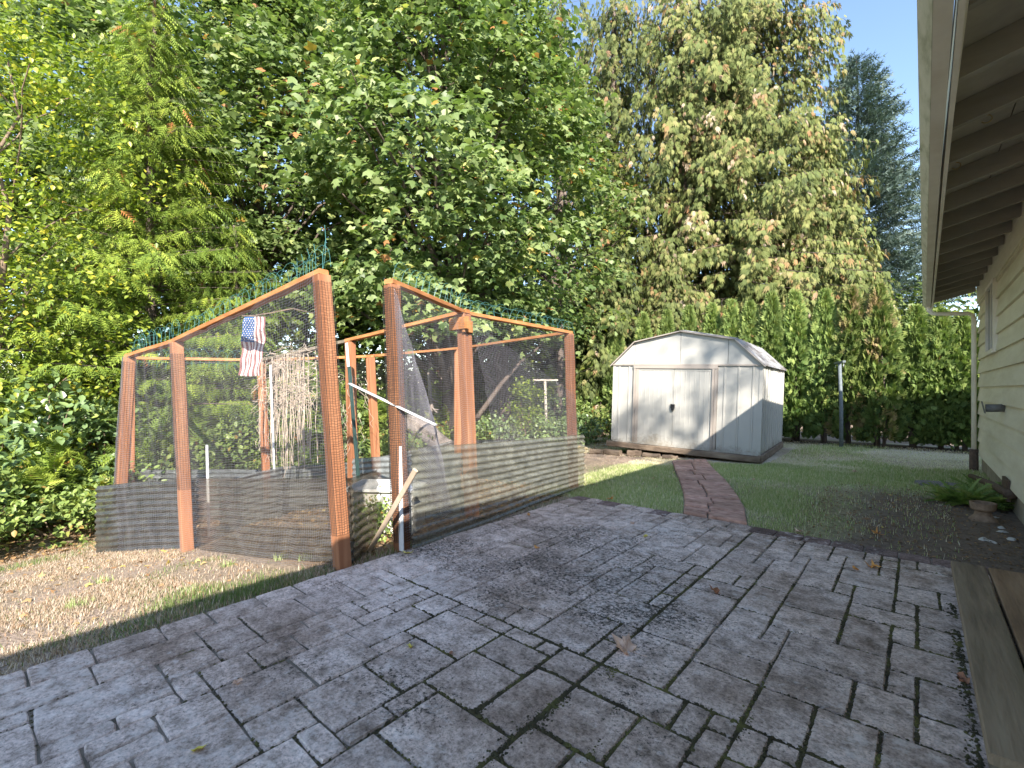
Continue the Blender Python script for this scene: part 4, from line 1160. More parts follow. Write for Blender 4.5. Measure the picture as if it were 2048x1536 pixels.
# flag, hung with its stripes running down
fl = empty('flag', at(510, 634, 4.85), 0, 'faded stars and stripes flag hanging upright from a twig inside the pen', 'flag')
FWd, FHt = .225, .60
ey = Vector((cT, sT, 0)).lerp(Vector((1, 0, 0)), .1).normalized(); en = ey.cross(Vector((0, 0, 1)))
def fpos(u, v, o=0.0):
    """u across 0..1, v down 0..1"""
    w = FWd * (1 + .10 * v); x = (u - .5) * w - .05 * v
    bend = .014 * math.sin(u * 11 + v * 3) * (.35 + v) + .018 * math.sin(v * 7 + u * 2) + .010 * math.sin(v * 19 + u * 4)
    return ey * x + en * (bend + o) + Vector((0, 0, -v * FHt - .012 * math.sin(u * 3.1) * v))
for k in range(13):
    mb = MB(); n = 26; uu0, uu1 = k / 13, (k + 1) / 13
    v0 = 0 if k > 6 else .42
    vs, fs = [], []
    for j in range(n + 1):
        v = v0 + (1 - v0) * j / n
        for u in (uu0, uu1): vs.append(fpos(u, v))
    for j in range(n): fs.append((2 * j, 2 * j + 1, 2 * j + 3, 2 * j + 2))
    mb.add(vs, fs); mb.build('stripe', M['flag_red'] if k % 2 == 0 else M['flag_white'], fl, smooth=True)
mb = MB(); nu, nv = 10, 14
vs = [fpos(7 / 13 * i / nu, .42 * j / nv) for j in range(nv + 1) for i in range(nu + 1)]
mb.add(vs, [(j * (nu + 1) + i, j * (nu + 1) + i + 1, (j + 1) * (nu + 1) + i + 1, (j + 1) * (nu + 1) + i) for j in range(nv) for i in range(nu)])
canton = mb.build('canton', M['flag_blue'], fl, smooth=True)
for row in range(9):                         # nine columns of the upright union: 6 and 5 stars by turns
    for c in range(6 if row % 2 == 0 else 5):
        u = 7 / 13 * ((row + 1) / 10); v = .42 * ((2 * c + (1 if row % 2 == 0 else 2)) / 12)
        c0 = fpos(u, v, .0025)
        vs = [c0]
        for q in range(10):
            r_ = .0085 if q % 2 == 0 else .0036; a_ = math.pi / 2 + q * math.pi / 5 + math.pi / 2
            vs.append(c0 + ey * (r_ * math.cos(a_)) + Vector((0, 0, r_ * math.sin(a_))))
        mb = MB(); mb.add(vs, [(0, 1 + q, 1 + (q + 1) % 10) for q in range(10)]); mb.build('star', M['flag_white'], canton)
p0 = fl.location + Vector((0, 0, .012)) - ey * .02
mb = MB(); mb.tube([p0 + ey * -.12, p0, p0 + ey * .2 + Vector((0, 0, .03)), p0 + ey * .42 + Vector((0, 0, .07)), TOP['P3'] + Vector((-.1, .05, -.32))], [.005, .007, .006, .006, .004], 5)
tag(mb.build('twig', M['twig']), 'thin crooked twig from which the flag hangs', 'twig')

# dead vines hanging between two back posts
def curl(p, q, n, amp, r):
    pts = []; ph = [r.uniform(0, 6.28) for _ in range(4)]
    for k in range(n + 1):
        t = k / n; c = Vector(p).lerp(Vector(q), t); e = math.sin(math.pi * t) ** .5 if 0 < t < 1 else 0
        pts.append(c + Vector((amp * math.sin(t * 9 + ph[0]) + amp * .5 * math.sin(t * 23 + ph[1]), amp * math.sin(t * 8 + ph[2]) + amp * .5 * math.sin(t * 21 + ph[3]), 0)) * e)
    return pts
r = random.Random(5); mb = MB()
A, Bq = TOP['B1'], TOP['B2']
for k in range(85):
    t = .05 + .52 * r.random()
    c = A.lerp(Bq, t); L = r.uniform(1.1, 1.75)
    j = Vector((r.gauss(0, .04), r.gauss(0, .05), 0))
    mb.tube(curl(c + j, c + j * 1.3 + Vector((r.uniform(-.05, .05), 0, -L)), 12, .014, r), r.uniform(.0025, .0055), 4, cap=False)
for k in range(230):
    t = .02 + .58 * r.random(); c = A.lerp(Bq, t) + Vector((r.gauss(0, .05), r.gauss(0, .06), r.uniform(-.75, .08)))
    a_ = r.uniform(-1.3, 1.3); l_ = r.uniform(.15, .5); q = c + Vector((math.cos(a_) * l_ * r.choice((-1, 1)), math.sin(a_) * l_ * .3, math.sin(a_) * l_ * .8 - .06))
    mb.tube(curl(c, q, 7, .035, r), r.uniform(.002, .0045), 4, cap=False)
for (bx, n_) in (('B2', 36), ('B1', 30)):
    for k in range(n_):
        c = BASE[bx].lerp(TOP[bx], r.uniform(.3, .85)) + Vector((r.gauss(0, .09), r.gauss(0, .09), 0))
        mb.tube(curl(c, c + Vector((r.uniform(-.12, .12), r.uniform(-.1, .1), -r.uniform(.15, .5))), 7, .03, r), .0025, 4, cap=False)
tag(mb.build('dead_vines', M['vine']), 'curtain of dead pale vines hanging from the inner rail', 'dead vines', kind='stuff')

# white boarded box inside the doorway
bx = empty('planter_box', at(770, 1015, 4.85), 0, 'white boarded planter box seen through the doorway of the pen', 'planter')
bx.location.z = -.25
for k in range(4):
    mb = MB(); mb.bar((-.36, 0, .10 + k * .14), (.30, 0, .10 + k * .14), .03, .132, bev=.004, nseg=2, wob=.003); mb.build('board', M['cinder'], bx)
    mb = MB(); mb.bar((.285, .02, .10 + k * .14), (.285, .5, .10 + k * .14), .03, .132, bev=.004); mb.build('board', M['cinder'], bx)
    mb = MB(); mb.bar((-.345, .02, .10 + k * .14), (-.345, .5, .10 + k * .14), .03, .132, bev=.004); mb.build('board', M['cinder'], bx)
mb = MB(); mb.bar((-.42, .22, .615), (.36, .22, .615), .56, .03, bev=.005); mb.build('lid', M['white_metal'], bx)
bx.rotation_euler = (0, 0, R(38))

# ------------------------------------------------------------------ yard things on the right
def clothes_pole(x, y, hgt, dirx, diry, mat, label, arm=.45):
    z0 = gzf(x, y); root = empty('clothesline_pole', (x, y, z0), 0, label, 'clothesline pole')
    mb = MB(); mb.tube([(0, 0, -.1), (.0, 0, hgt * .5), (-.03, -.01, hgt)], [.045, .042, .038], 10); mb.build('pole', M[mat], root, smooth=True)
    d = Vector((dirx, diry, 0)).normalized()
    mb = MB(); mb.bar(d * -arm + Vector((-.03, -.01, hgt + .03)), d * arm + Vector((-.03, -.01, hgt + .03)), .06, .05, bev=.006); cb = mb.build('crossbar', M[mat], root)
    for s in (-.9, .9):
        mb = MB(); c = d * arm * s + Vector((-.03, -.01, hgt + .005)); mb.tube([c, c + Vector((0, 0, -.06)), c + d * .03 + Vector((0, 0, -.10)), c + d * .05 + Vector((0, 0, -.05))], .005, 5); mb.build('hook', M['galv'], cb)
M['pole_grey'] = noisy('grey_painted_pole', [(.3, (.10, .12, .13)), (.7, (.17, .195, .21))], 20, .6, .15)
M['pole_pale'] = noisy('pale_painted_pole', [(.3, (.42, .36, .31)), (.7, (.56, .49, .43))], 20, .7, .2)
clothes_pole(-1.42, 14.02, 2.05, -.3, .95, 'pole_grey', 'slim grey clothesline pole in front of the hedge right of the shed')
x_, y_ = xy(1092, 13.9); clothes_pole(x_, y_, 1.86, .55, .83, 'pole_pale', 'pale T-shaped clothesline pole standing behind the pen', .40)

# round slab, old pot, shells by the wall
p = gp(1882, 966); mb = MB(); n = 14
ring = [(.30 * math.cos(6.283 * k / n) * random.uniform(.9, 1.08), .24 * math.sin(6.283 * k / n) * random.uniform(.9, 1.08)) for k in range(n)]
mb.add([(a, b, .03 + random.uniform(-.003, .003)) for a, b in ring] + [(a * 1.03, b * 1.03, .015) for a, b in ring] + [(a * 1.03, b * 1.03, -.05) for a, b in ring], [tuple(range(n))] + [(n + i, n + (i + 1) % n, (i + 1) % n, i) for i in range(n)] + [(2 * n + i, 2 * n + (i + 1) % n, n + (i + 1) % n, n + i) for i in range(n)])
o = tag(mb.build('stepping_stone', M['slate']), 'flat grey stepping stone in the lawn near the downspout', 'stepping stone'); o.location = (p.x, p.y, gzf(p.x, p.y) + .01)
pot = empty('plant_pot', gp(1966, 1036), 0, 'old upturned terracotta pot beside the ferns at the house wall', 'pot'); pot.location.z = gzf(pot.location.x, pot.location.y)
def lathe(prof, n=20):
    mb = MB(); vs = []
    for r_, z in prof: vs += [(r_ * math.cos(6.2832 * k / n), r_ * math.sin(6.2832 * k / n), z) for k in range(n)]
    fs = [(j * n + i, j * n + (i + 1) % n, (j + 1) * n + (i + 1) % n, (j + 1) * n + i) for j in range(len(prof) - 1) for i in range(n)]
    mb.add(vs, fs); return mb
lathe([(.001, 0), (.12, 0), (.115, .015), (.075, .06), (.065, .10)]).build('foot', M['terracotta'], pot, smooth=False)
lathe([(.066, .10), (.095, .115), (.105, .13), (.11, .195), (.10, .197), (.09, .15), (.001, .14)]).build('rim', M['terracotta'], pot, smooth=False)
shell_lab = ['bright shell beside the foot of the upturned pot', 'broad pale shell lying nearest the patio in the dark bed', 'grey-white shell just right of the broad pale one', 'pale flat shell half buried below the wall foundation', 'white shell lying closest to the house wall', 'small white shell in front of the upturned pot', 'curved shell fragment between the pot and the foundation']
for k, (px, py, s) in enumerate(((1990, 1030, .035), (1967, 1076, .06), (1984, 1082, .05), (2006, 1062, .06), (2024, 1078, .06), (1960, 1037, .03), (2003, 1052, .05))):
    p = gp(px, py); mb = MB(); n = 9; rr = random.Random(k)
    ring = [(s * math.cos(6.283 * i / n) * rr.uniform(.8, 1.2), s * .6 * math.sin(6.283 * i / n) * rr.uniform(.8, 1.1)) for i in range(n)]
    mb.add([(a, b, 0) for a, b in ring] + [(a * .5, b * .5, s * .28) for a, b in ring] + [(0, 0, s * .33)], [(i, (i + 1) % n, n + (i + 1) % n, n + i) for i in range(n)] + [(n + i, n + (i + 1) % n, 2 * n) for i in range(n)])
    o = tag(mb.build('shell', M['shell'], smooth=True), shell_lab[k], 'shell', 'shells in the bed by the wall'); o.location = (p.x, p.y, gzf(p.x, p.y) + .002); o.rotation_euler = (.1, -.1, k * 1.3)

# fallen leaves, the ones that can be singled out
def leaf_mesh(lobed, s, curlv, seed):
    r = random.Random(seed); pts = []
    if lobed:
        for ang, rad in ((-90, .25), (-52, .55), (-25, .75), (-8, .5), (22, 1.0), (35, .62), (50, .72), (66, .5), (90, 1.1), (114, .5), (130, .72), (145, .62), (158, 1.0), (188, .5), (205, .75), (232, .55)):
            rad *= r.uniform(.88, 1.1); pts.append((rad * math.cos(R(ang)), rad * math.sin(R(ang))))
    else:
        for k in range(10):
            a = 6.283 * k / 10; pts.append((.5 * math.cos(a) * r.uniform(.85, 1.1), math.sin(a) * r.uniform(.9, 1.1)))
    def hz(x, y): return curlv * (x * x * .6 + y * y * .35 + .18 * math.sin(5 * x + seed) + .12 * math.sin(6 * y + 2 * seed)) * s
    n = len(pts)
    top = [(x * s, y * s, hz(x, y)) for x, y in pts] + [(x * s * .5, y * s * .5, hz(x * .5, y * .5)) for x, y in pts] + [(0, 0, 0)]
    fs = [(i, (i + 1) % n, n + (i + 1) % n, n + i) for i in range(n)] + [(n + i, n + (i + 1) % n, 2 * n) for i in range(n)]
    mb = MB(); mb.add(top, fs); mb.tube([(0, -.2 * s, 0), (.1 * s, -.8 * s, .03 * s), (.15 * s, -1.2 * s, .01)], .02 * s, 4); return mb
LV = [(1253, 1299, .092, 1, 1.1, 'leaf_tan', 'large dry tan maple leaf lying in the middle of the patio'),
      (1748, 1134, .062, 1, 1.2, 'leaf_orange', 'orange maple leaf on the far right of the patio'),
      (1711, 1138, .036, 0, 1.0, 'leaf_orange', 'small orange leaf just left of the orange maple leaf'),
      (1429, 1184, .045, 0, 2.0, 'leaf_brown', 'curled brown leaf by itself right of the patio middle'),
      (396, 1499, .028, 0, .8, 'leaf_yellow', 'yellow leaf nearest the bottom left corner of the patio'),
      (822, 1293, .024, 1, 1.0, 'leaf_yellow', 'small yellow leaf left of the small brown one'),
      (902, 1307, .020, 0, 1.0, 'leaf_brown', 'small brown leaf between the yellow leaf and the large tan leaf'),
      (816, 1106, .050, 0, .8, 'leaf_yellow', 'yellow leaf at the patio edge in front of the white metal strip'),
      (1074, 1096, .035, 0, 1.2, 'leaf_orange', 'orange leaf in front of the corrugated panel'),
      (1057, 1030, .035, 0, 1.2, 'leaf_orange', 'orange leaf lying close along the foot of the corrugated panel'),
      (1265, 1047, .035, 1, 1.2, 'leaf_tan', 'tan leaf on the patio before the red path'),
      (1291, 1073, .032, 0, 1.2, 'leaf_yellow', 'yellow-tan leaf second in line before the red path'),
      (475, 1366, .022, 0, 1.5, 'leaf_tan', 'tan curled leaf on the left half of the patio'),
      (1219, 996, .07, 1, 1.0, 'leaf_orange', 'orange leaf on the grass at the far patio edge left of the path'),
      (1598, 1062, .06, 1, 1.0, 'leaf_tan', 'tan leaf at the far patio edge right of the red path'),
      (1752, 1066, .06, 1, 1.0, 'leaf_orange', 'orange leaf in the mossy turf right of the path'),
      (1707, 943, .07, 1, 1.0, 'leaf_tan', 'tan leaf on the lawn in front of the clothesline pole'),
      (1507, 956, .04, 0, 1.0, 'leaf_tan', 'small pale leaf on the lawn right of the red path'),
      (1925, 1360, .035, 0, 1.8, 'leaf_brown', 'brown leaf caught against the edge of the wooden step')]
for k, (px, py, s, lob, cu, mat, lab) in enumerate(LV):
    p = gp(px, py, .005); on_patio = p.x > PX0 and p.y < PY1
    o = leaf_mesh(lob, s, cu, k).build('fallen_leaf', M[mat]); tag(o, lab, 'leaf', 'fallen leaves')
    o.location = (p.x, p.y, (.006 if on_patio else gzf(p.x, p.y) + .02)); o.rotation_euler = (random.uniform(-.15, .15), random.uniform(-.15, .15), random.uniform(0, 6.28))

# ------------------------------------------------------------------ foliage machinery
def tmpl_maple():
    v = [(0, -.08, .05), (.46, -.05, -.06), (.86, .42, -.2), (.36, .46, 0), (.08, .98, -.2), (-.38, .50, .02), (-.84, .36, -.18), (-.44, -.06, -.04)]
    return np.array(v), np.array([(0, i, i + 1) for i in range(1, 7)])
def tmpl_maple_lo():
    v = [(0, -.1, 0), (.75, .25, -.15), (.25, .45, 0), (0, 1.05, -.2), (-.25, .45, 0), (-.75, .25, -.15)]
    return np.array(v), np.array([(0, 1, 2), (0, 2, 4), (2, 3, 4), (0, 4, 5)])
def tmpl_ovate():
    v = [(0, 0, 0), (.36, .35, .09), (.28, .75, .05), (0, 1.1, -.08), (-.28, .75, .05), (-.36, .35, .09)]
    return np.array(v), np.array([(0, 1, 2), (0, 2, 3), (0, 3, 4), (0, 4, 5)])
def tmpl_frond(n=6, w=.32, droop=.35, axw=.03):
    v, f = [], []
    def z(y): return -droop * y * y
    v += [(-axw, 0, 0), (axw, 0, 0), (0, 1, z(1))]; f.append((0, 1, 2))
    for i in range(n):
        y = .1 + .78 * i / (n - 1)
        for s in (1, -1):
            k = len(v); L = w * (1 - .55 * y) * (1 if i % 2 else .86)
            v += [(0, y - .045, z(y)), (0, y + .055, z(y)), (s * L, y + L * .75 + .02, z(y) - .10 * L - .05)]
            f.append((k, k + 1, k + 2) if s < 0 else (k + 1, k, k + 2))
    return np.array(v), np.array(f)
def tmpl_feather():
    """small drooping flat spray in a few ragged fingers"""
    v, f = [], []
    for (a, L, x0) in ((-.42, .66, -.04), (-.15, .95, -.02), (.07, 1.1, .02), (.30, .8, .03), (.6, .45, .04)):
        k = len(v); c, s = math.cos(a), math.sin(a); w = .075
        v += [(x0, 0, 0), (x0 + s * L * .55 + w * c, c * L * .55 - w * s, -.06), (x0 + s * L, c * L, -.20 * L), (x0 + s * L * .5 - w * c, c * L * .5 + w * s, -.05)]
        f += [(k, k + 1, k + 2), (k, k + 2, k + 3)]
    return np.array(v), np.array(f)
def tmpl_brush():
    v, f = [(-.03, 0, 0), (.03, 0, 0), (0, 1, .08)], [(0, 1, 2)]
    r = random.Random(3)
    for i in range(7):
        y = .05 + .85 * i / 6; a = i * 2.4
        for q in (0, math.pi):
            k = len(v); dx, dz = math.cos(a + q) * .24, math.sin(a + q) * .24
            v += [(0, y - .045, .08 * y), (0, y + .06, .08 * y), (dx * (1.15 - .5 * y), y + .2, dz * (1.1 - .5 * y) + .08 * y)]; f.append((k, k + 1, k + 2))
    return np.array(v), np.array(f)
def tmpl_fan():
    v, f = [], []
    for (a, L) in ((-.85, .6), (-.42, .85), (0, 1.0), (.42, .85), (.85, .6)):
        k = len(v); c, s = math.cos(a), math.sin(a); w = .11
        v += [(0, 0, 0), (s * L * .6 + w * c, c * L * .6 - w * s, .03), (s * L, c * L, 0), (s * L * .6 - w * c, c * L * .6 + w * s, -.03)]
        f += [(k, k + 1, k + 2), (k, k + 2, k + 3)]
    return np.array(v), np.array(f)
def tmpl_quad():
    return np.array([(-.45, 0, 0), (.45, 0, 0), (.35, .9, .12), (-.35, 1.0, -.1)]), np.array([(0, 1, 2), (0, 2, 3)])
T = dict(maple=tmpl_maple(), maple_lo=tmpl_maple_lo(), ovate=tmpl_ovate(), frond=tmpl_frond(), frond_wide=tmpl_frond(7, .45, .25), feather=tmpl_feather(), brush=tmpl_brush(), fan=tmpl_fan(), quad=tmpl_quad())

def unit(a): return a / (np.linalg.norm(a, axis=-1, keepdims=True) + 1e-9)

def scatter(name, tmpl, pos, fwd, upv, scale, tint, mat, parent=None, kind=None):
    tv, tf = T[tmpl] if isinstance(tmpl, str) else tmpl
    n = len(pos); y = unit(fwd); x = unit(np.cross(y, upv)); z = np.cross(x, y)
    s = np.broadcast_to(np.asarray(scale, float), (n,))[:, None, None]
    Vv = pos[:, None] + s * (tv[None, :, 0:1] * x[:, None] + tv[None, :, 1:2] * y[:, None] + tv[None, :, 2:3] * z[:, None])
    Ff = tf[None] + (np.arange(n) * len(tv))[:, None, None]
    tt = np.repeat(np.clip(tint, 0, 1), len(tv))
    o = link(name, arrays_mesh(name, Vv.reshape(-1, 3), Ff.reshape(-1, 3), M[mat], tint=tt), None, parent)
    if kind: o['kind'] = kind
    return o

def randdir(r, n):
    v = r.normal(size=(n, 3)); return unit(v)

def trunk_tube(mb, base, top, r0, r1, n=8, wob=.1, r=random, sides=8, flare=1.35):
    base, top = Vector(base), Vector(top); pts, rad = [], []
    for k in range(n + 1):
        t = k / n; p = base.lerp(top, t)
        if 0 < k: p = p + Vector((r.uniform(-wob, wob), r.uniform(-wob, wob), 0)) * (t * .8 + .2)
        pts.append(p); rad.append((r0 + (r1 - r0) * t) * (flare if k == 0 else 1))
    mb.tube(pts, rad, sides); return pts

def limb(mb, p, q, r0, r1, sag, r, n=5, sides=5):
    p, q = Vector(p), Vector(q); L = (q - p).length; pts, rad = [], []
    for k in range(n + 1):
        t = k / n; c = p.lerp(q, t) + Vector((0, 0, sag * L * math.sin(math.pi * t)))
        if 0 < k < n: c += Vector((r.uniform(-1, 1), r.uniform(-1, 1), r.uniform(-1, 1))) * L * .03
        pts.append(c); rad.append(r0 + (r1 - r0) * t)
    mb.tube(pts, rad, sides, cap=False); return pts

TREE_N = [0]
def broadleaf(x, y, H, Rr, zb, nclus, per, leaf, tmpl, mat, label, cat='tree', name='maple_tree', seed=1, crad=.62, trunk_r=.22, tint_bias=0.0, group=None, face=True, barkmat='bark', profile=None, nlimb=None, cull=True):
    """tree with trunk, limbs reaching each leaf cluster and a crown of separate leaves"""
    r = random.Random(seed); nr = np.random.default_rng(seed)
    z0 = gzf(x, y) - .1
    root = empty(name, (x, y, z0), 0, label, cat, group)
    camdir = np.array([-x, -y, 0]); camdir = camdir / np.linalg.norm(camdir)
    mb = MB(); tp = trunk_tube(mb, (0, 0, 0), (r.uniform(-.4, .4), r.uniform(-.4, .4), H * .88), trunk_r, trunk_r * .18, 9, .18, r)
    # crown clusters
    C = []
    prof = profile or (lambda t: math.sin(math.pi * min(1, max(0, .12 + .86 * t)) ** .75) ** .6)
    tries = 0
    while len(C) < nclus and tries < nclus * 30:
        tries += 1
        t = r.random(); a = r.uniform(0, 2 * math.pi)
        rad = Rr * prof(t) * (r.random() ** .38) * (1 + .22 * math.sin(3 * a + seed) + .15 * math.sin(7 * t * 3 + seed * 2 + 2 * a))
        if face and math.cos(a - math.atan2(camdir[1], camdir[0])) < -.35 and r.random() < .6: continue
        if cull and zb + (H - zb) * t > CAM_H + 1.0 + .85 * (math.hypot(x, y)): tries -= 0; nclus -= 1; continue
        C.append((rad * math.cos(a), rad * math.sin(a), zb + (H - zb) * t + r.gauss(0, .15)))
    C = np.array(C)
    for k in range(min(nlimb or 90, len(C))):
        c = Vector(C[k]); hz = max(.8, c.z - .55 * math.hypot(c.x, c.y) - .3); i = min(len(tp) - 1, max(0, int(hz / (H * .88) * (len(tp) - 1))))
        limb(mb, tp[i], c, max(.012, .10 * trunk_r / .22 * (1 - c.z / H * .7)), .008, .06, r, 5, 5)
    mb.build('trunk', M[barkmat], root, smooth=True)
    n = len(C) * per
    ci = np.repeat(np.arange(len(C)), per)
    out = unit(C * np.array([1, 1, .3]) + 1e-6)
    cs = crad * nr.uniform(.6, 1.35, len(C))
    d = nr.normal(size=(n, 3)) * np.array([.55, .55, .27]); pos = C[ci] + d * cs[ci][:, None]
    pos[:, 2] -= .22 * ((d[:, 0] ** 2 + d[:, 1] ** 2)) * cs[ci]
    upv = unit(np.array([0, 0, 1.0]) * .9 + out[ci] * .55 + nr.normal(size=(n, 3)) * .42 + np.array([.45, -.35, .1]) * .5)
    fwd = unit(out[ci] * .5 + nr.normal(size=(n, 3)) * .8 + np.array([0, 0, -.55]))
    tint = .38 + tint_bias + .22 * nr.normal(size=n) + .10 * nr.normal(size=len(C))[ci] + .1 * (nr.random(n) < .02) * 5
    scatter('crown', tmpl, pos, fwd, upv, leaf * nr.uniform(.65, 1.25, n), tint, mat, root)
    return root

def conifer(x, y, H, Rb, label, name, seed, mat, tmpl, fr, nbr, step_, zb=.6, droop=.25, hang=.6, lean_up=.15, power=.8, trunk_r=.3, cat='tree', sparse=None, azimuth=None, tip=.0, tint=.45, group=None, wid=.3, barkmat='bark', curtain=1, hmax=None, nseg=6, zmin_r=None, hangvar=.2):
    """tree with many branches, each hung with separate flat sprays"""
    r = random.Random(seed); nr = np.random.default_rng(seed)
    z0 = gzf(x, y) - .1
    root = empty(name, (x, y, z0), 0, label, cat, group)
    mb = MB(); tp = trunk_tube(mb, (0, 0, 0), (r.uniform(-.2, .2), r.uniform(-.2, .2), H), trunk_r, .03, 10, .06, r, 9)
    POS, FWD, UP, S, TI = [], [], [], [], []
    for k in range(nbr):
        t = (k + r.random()) / nbr; h = zb + (H - zb) * t ** .92
        L = Rb * (1 - t) ** power * r.uniform(.72, 1.12) + tip
        if zmin_r is not None and h < zmin_r[0]: L *= zmin_r[1] + (1 - zmin_r[1]) * max(0, (h - zb) / (zmin_r[0] - zb))
        a = k * 2.39996 + r.uniform(-.4, .4)
        if hmax and h > hmax: continue
        if azimuth is not None and not azimuth(a, h, r): continue
        d = Vector((math.cos(a), math.sin(a), 0)); sd = Vector((-d.y, d.x, 0))
        c0 = tp[min(10, int(h / H * 10))]; c0 = Vector((c0.x, c0.y, h))
        pts = []
        for q in range(nseg + 1):
            s = q / nseg
            pts.append(c0 + d * (L * s) + Vector((0, 0, lean_up * L * s - droop * L * s * s + .28 * droop * L * s ** 4)) + sd * (L * .05 * math.sin(s * 4 + k)))
        mb.tube(pts, [max(.004, .024 * L / 3 * (1 - .85 * q / nseg)) for q in range(nseg + 1)], 4, cap=False)
        nf = max(3, int(L / step_))
        bt_ = r.gauss(0, .10)
        for q in range(nf):
            s = .12 + .88 * (q + r.random()) / nf
            if sparse and r.random() < sparse: continue
            i = min(nseg - 1, int(s * nseg)); p = pts[i].lerp(pts[i + 1], s * nseg - i)
            for sg in (-1, 1):
                w = wid * (1 - .6 * s) * L ** .5
                off_ = sd * sg * w * r.uniform(0, 1) + Vector((0, 0, -.04 * r.random()))
                f = d * (.55 + tip) + sd * sg * r.uniform(.15, .9) + Vector((0, 0, -hang + r.gauss(0, hangvar)))
                br = .4 if r.random() < (.05 if mat == 'old_cedar' else .012) else 0
                for cu in range(curtain):
                    if cu and r.random() < .3: break
                    jj = Vector((r.gauss(0, .06), r.gauss(0, .06), -cu * fr * .62)) if curtain > 1 else Vector((0, 0, 0))
                    POS.append(p + off_ + jj); FWD.append(f + Vector((r.gauss(0, .25), r.gauss(0, .25), 0)) * (curtain > 1)); UP.append(Vector((0, 0, 1 if curtain == 1 else .25)) + d * r.uniform(.2, 1.2) + sd * r.uniform(-.7, .7)); S.append(fr * r.uniform(.6, 1.3)); TI.append(tint + bt_ + r.gauss(0, .16) + br)
    mb.build('trunk', M[barkmat], root, smooth=True)
    scatter('crown', tmpl, np.array(POS), np.array(FWD), np.array(UP), np.array(S), np.array(TI), mat, root)
    return root

# ------------------------------------------------------------------ trees on the left and behind the pen
x_, y_ = xy(900, 13.2)
broadleaf(x_, y_, 14.5, 3.9, 2.9, 610, 60, .142, 'maple', 'maple_leaf', 'tall pale green bigleaf maple behind the right half of the pen', seed=11, trunk_r=.28, nlimb=110)
x_, y_ = xy(1010, 15.0)
broadleaf(x_, y_, 13, 2.7, 3.2, 190, 50, .150, 'maple', 'maple_leaf', 'bright green maple leaning into the big cedar left of it', seed=12, trunk_r=.2, nlimb=60)
x_, y_ = xy(520, 13.8)
broadleaf(x_, y_, 13.5, 3.5, 4.2, 430, 58, .14, 'maple', 'maple_leaf', 'leafy maple over the top rail and the flag', seed=13, trunk_r=.24, tint_bias=-.02, nlimb=90)
x_, y_ = xy(190, 15.8)
broadleaf(x_, y_, 15, 4.3, 5.2, 400, 52, .17, 'maple', 'maple_leaf', 'tall maple rising behind the young cedar', seed=14, trunk_r=.25, nlimb=80)
x_, y_ = xy(700, 19)
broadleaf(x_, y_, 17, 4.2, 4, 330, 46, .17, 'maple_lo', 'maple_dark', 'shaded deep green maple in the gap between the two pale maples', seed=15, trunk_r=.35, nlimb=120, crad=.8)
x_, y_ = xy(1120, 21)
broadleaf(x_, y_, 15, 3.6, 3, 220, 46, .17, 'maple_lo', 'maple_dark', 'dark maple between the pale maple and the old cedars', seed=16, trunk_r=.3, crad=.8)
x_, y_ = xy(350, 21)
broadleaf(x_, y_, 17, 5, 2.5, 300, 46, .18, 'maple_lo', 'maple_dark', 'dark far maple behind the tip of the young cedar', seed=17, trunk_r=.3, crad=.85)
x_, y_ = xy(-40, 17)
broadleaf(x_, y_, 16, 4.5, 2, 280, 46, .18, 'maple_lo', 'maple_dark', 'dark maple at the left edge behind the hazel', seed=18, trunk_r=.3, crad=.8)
x_, y_ = xy(300, 9.9)
conifer(x_, y_, 10.6, 3.1, 'young yellow-green cedar with a bare leading tip left of the pen', 'young_cedar_tree', 21, 'young_cedar', 'frond', .27, 270, .075, zb=.5, droop=.30, hang=.5, lean_up=.30, power=.72, trunk_r=.13, tint=.5, wid=.28, zmin_r=(1.6, .75))
x_, y_ = xy(480, 10.6)
conifer(x_, y_, 5.6, 2.1, 'low spreading young cedar behind the front rail of the pen', 'young_cedar_tree', 22, 'young_cedar', 'frond', .25, 160, .08, zb=.4, droop=.30, hang=.5, lean_up=.28, power=.7, trunk_r=.10, tint=.46, wid=.28)
x_, y_ = xy(95, 10.2)
conifer(x_, y_, 5.0, 1.9, 'drooping young cedar half hidden by the hazel', 'young_cedar_tree', 23, 'young_cedar', 'frond', .25, 130, .08, zb=.4, droop=.32, hang=.55, lean_up=.25, power=.7, trunk_r=.10, tint=.36, wid=.28)
x_, y_ = xy(-30, 7.9)
broadleaf(x_, y_, 8.6, 2.0, .9, 360, 44, .085, 'ovate', 'hazel_leaf', 'yellow-green hazel with round leaves at the left edge of the photo', name='hazel_tree', seed=24, trunk_r=.08, crad=.48, tint_bias=.16, nlimb=22, barkmat='twig', profile=lambda t: .55 + .45 * math.sin(math.pi * t))

# ------------------------------------------------------------------ old cedars, spruce
def front(x, y):
    c = math.atan2(-y, -x)
    return lambda a, h, r: math.cos(a - c) > -.55 or r.random() < .35
x_, y_ = xy(1485, 23)
conifer(x_, y_, 31, 6.2, 'huge old cedar with drooping brown-green sprays above the shed', 'cedar_tree', 31, 'old_cedar', 'feather', .29, 620, .15, curtain=4, hmax=20.5, zb=1.5, droop=.42, hang=1.5, lean_up=.12, power=.55, trunk_r=.5, tint=.48, azimuth=front(x_, y_), wid=.36, hangvar=.3)
x_, y_ = xy(1365, 22.5)
conifer(x_, y_, 29, 5.0, 'old cedar with its dark split trunk showing left of the hugest cedar', 'cedar_tree', 32, 'old_cedar', 'feather', .31, 330, .19, curtain=4, hmax=20.5, zb=2.5, droop=.40, hang=1.6, lean_up=.12, power=.5, trunk_r=.50, tint=.50, azimuth=front(x_, y_), wid=.34, sparse=.1)
x_, y_ = xy(1225, 23)
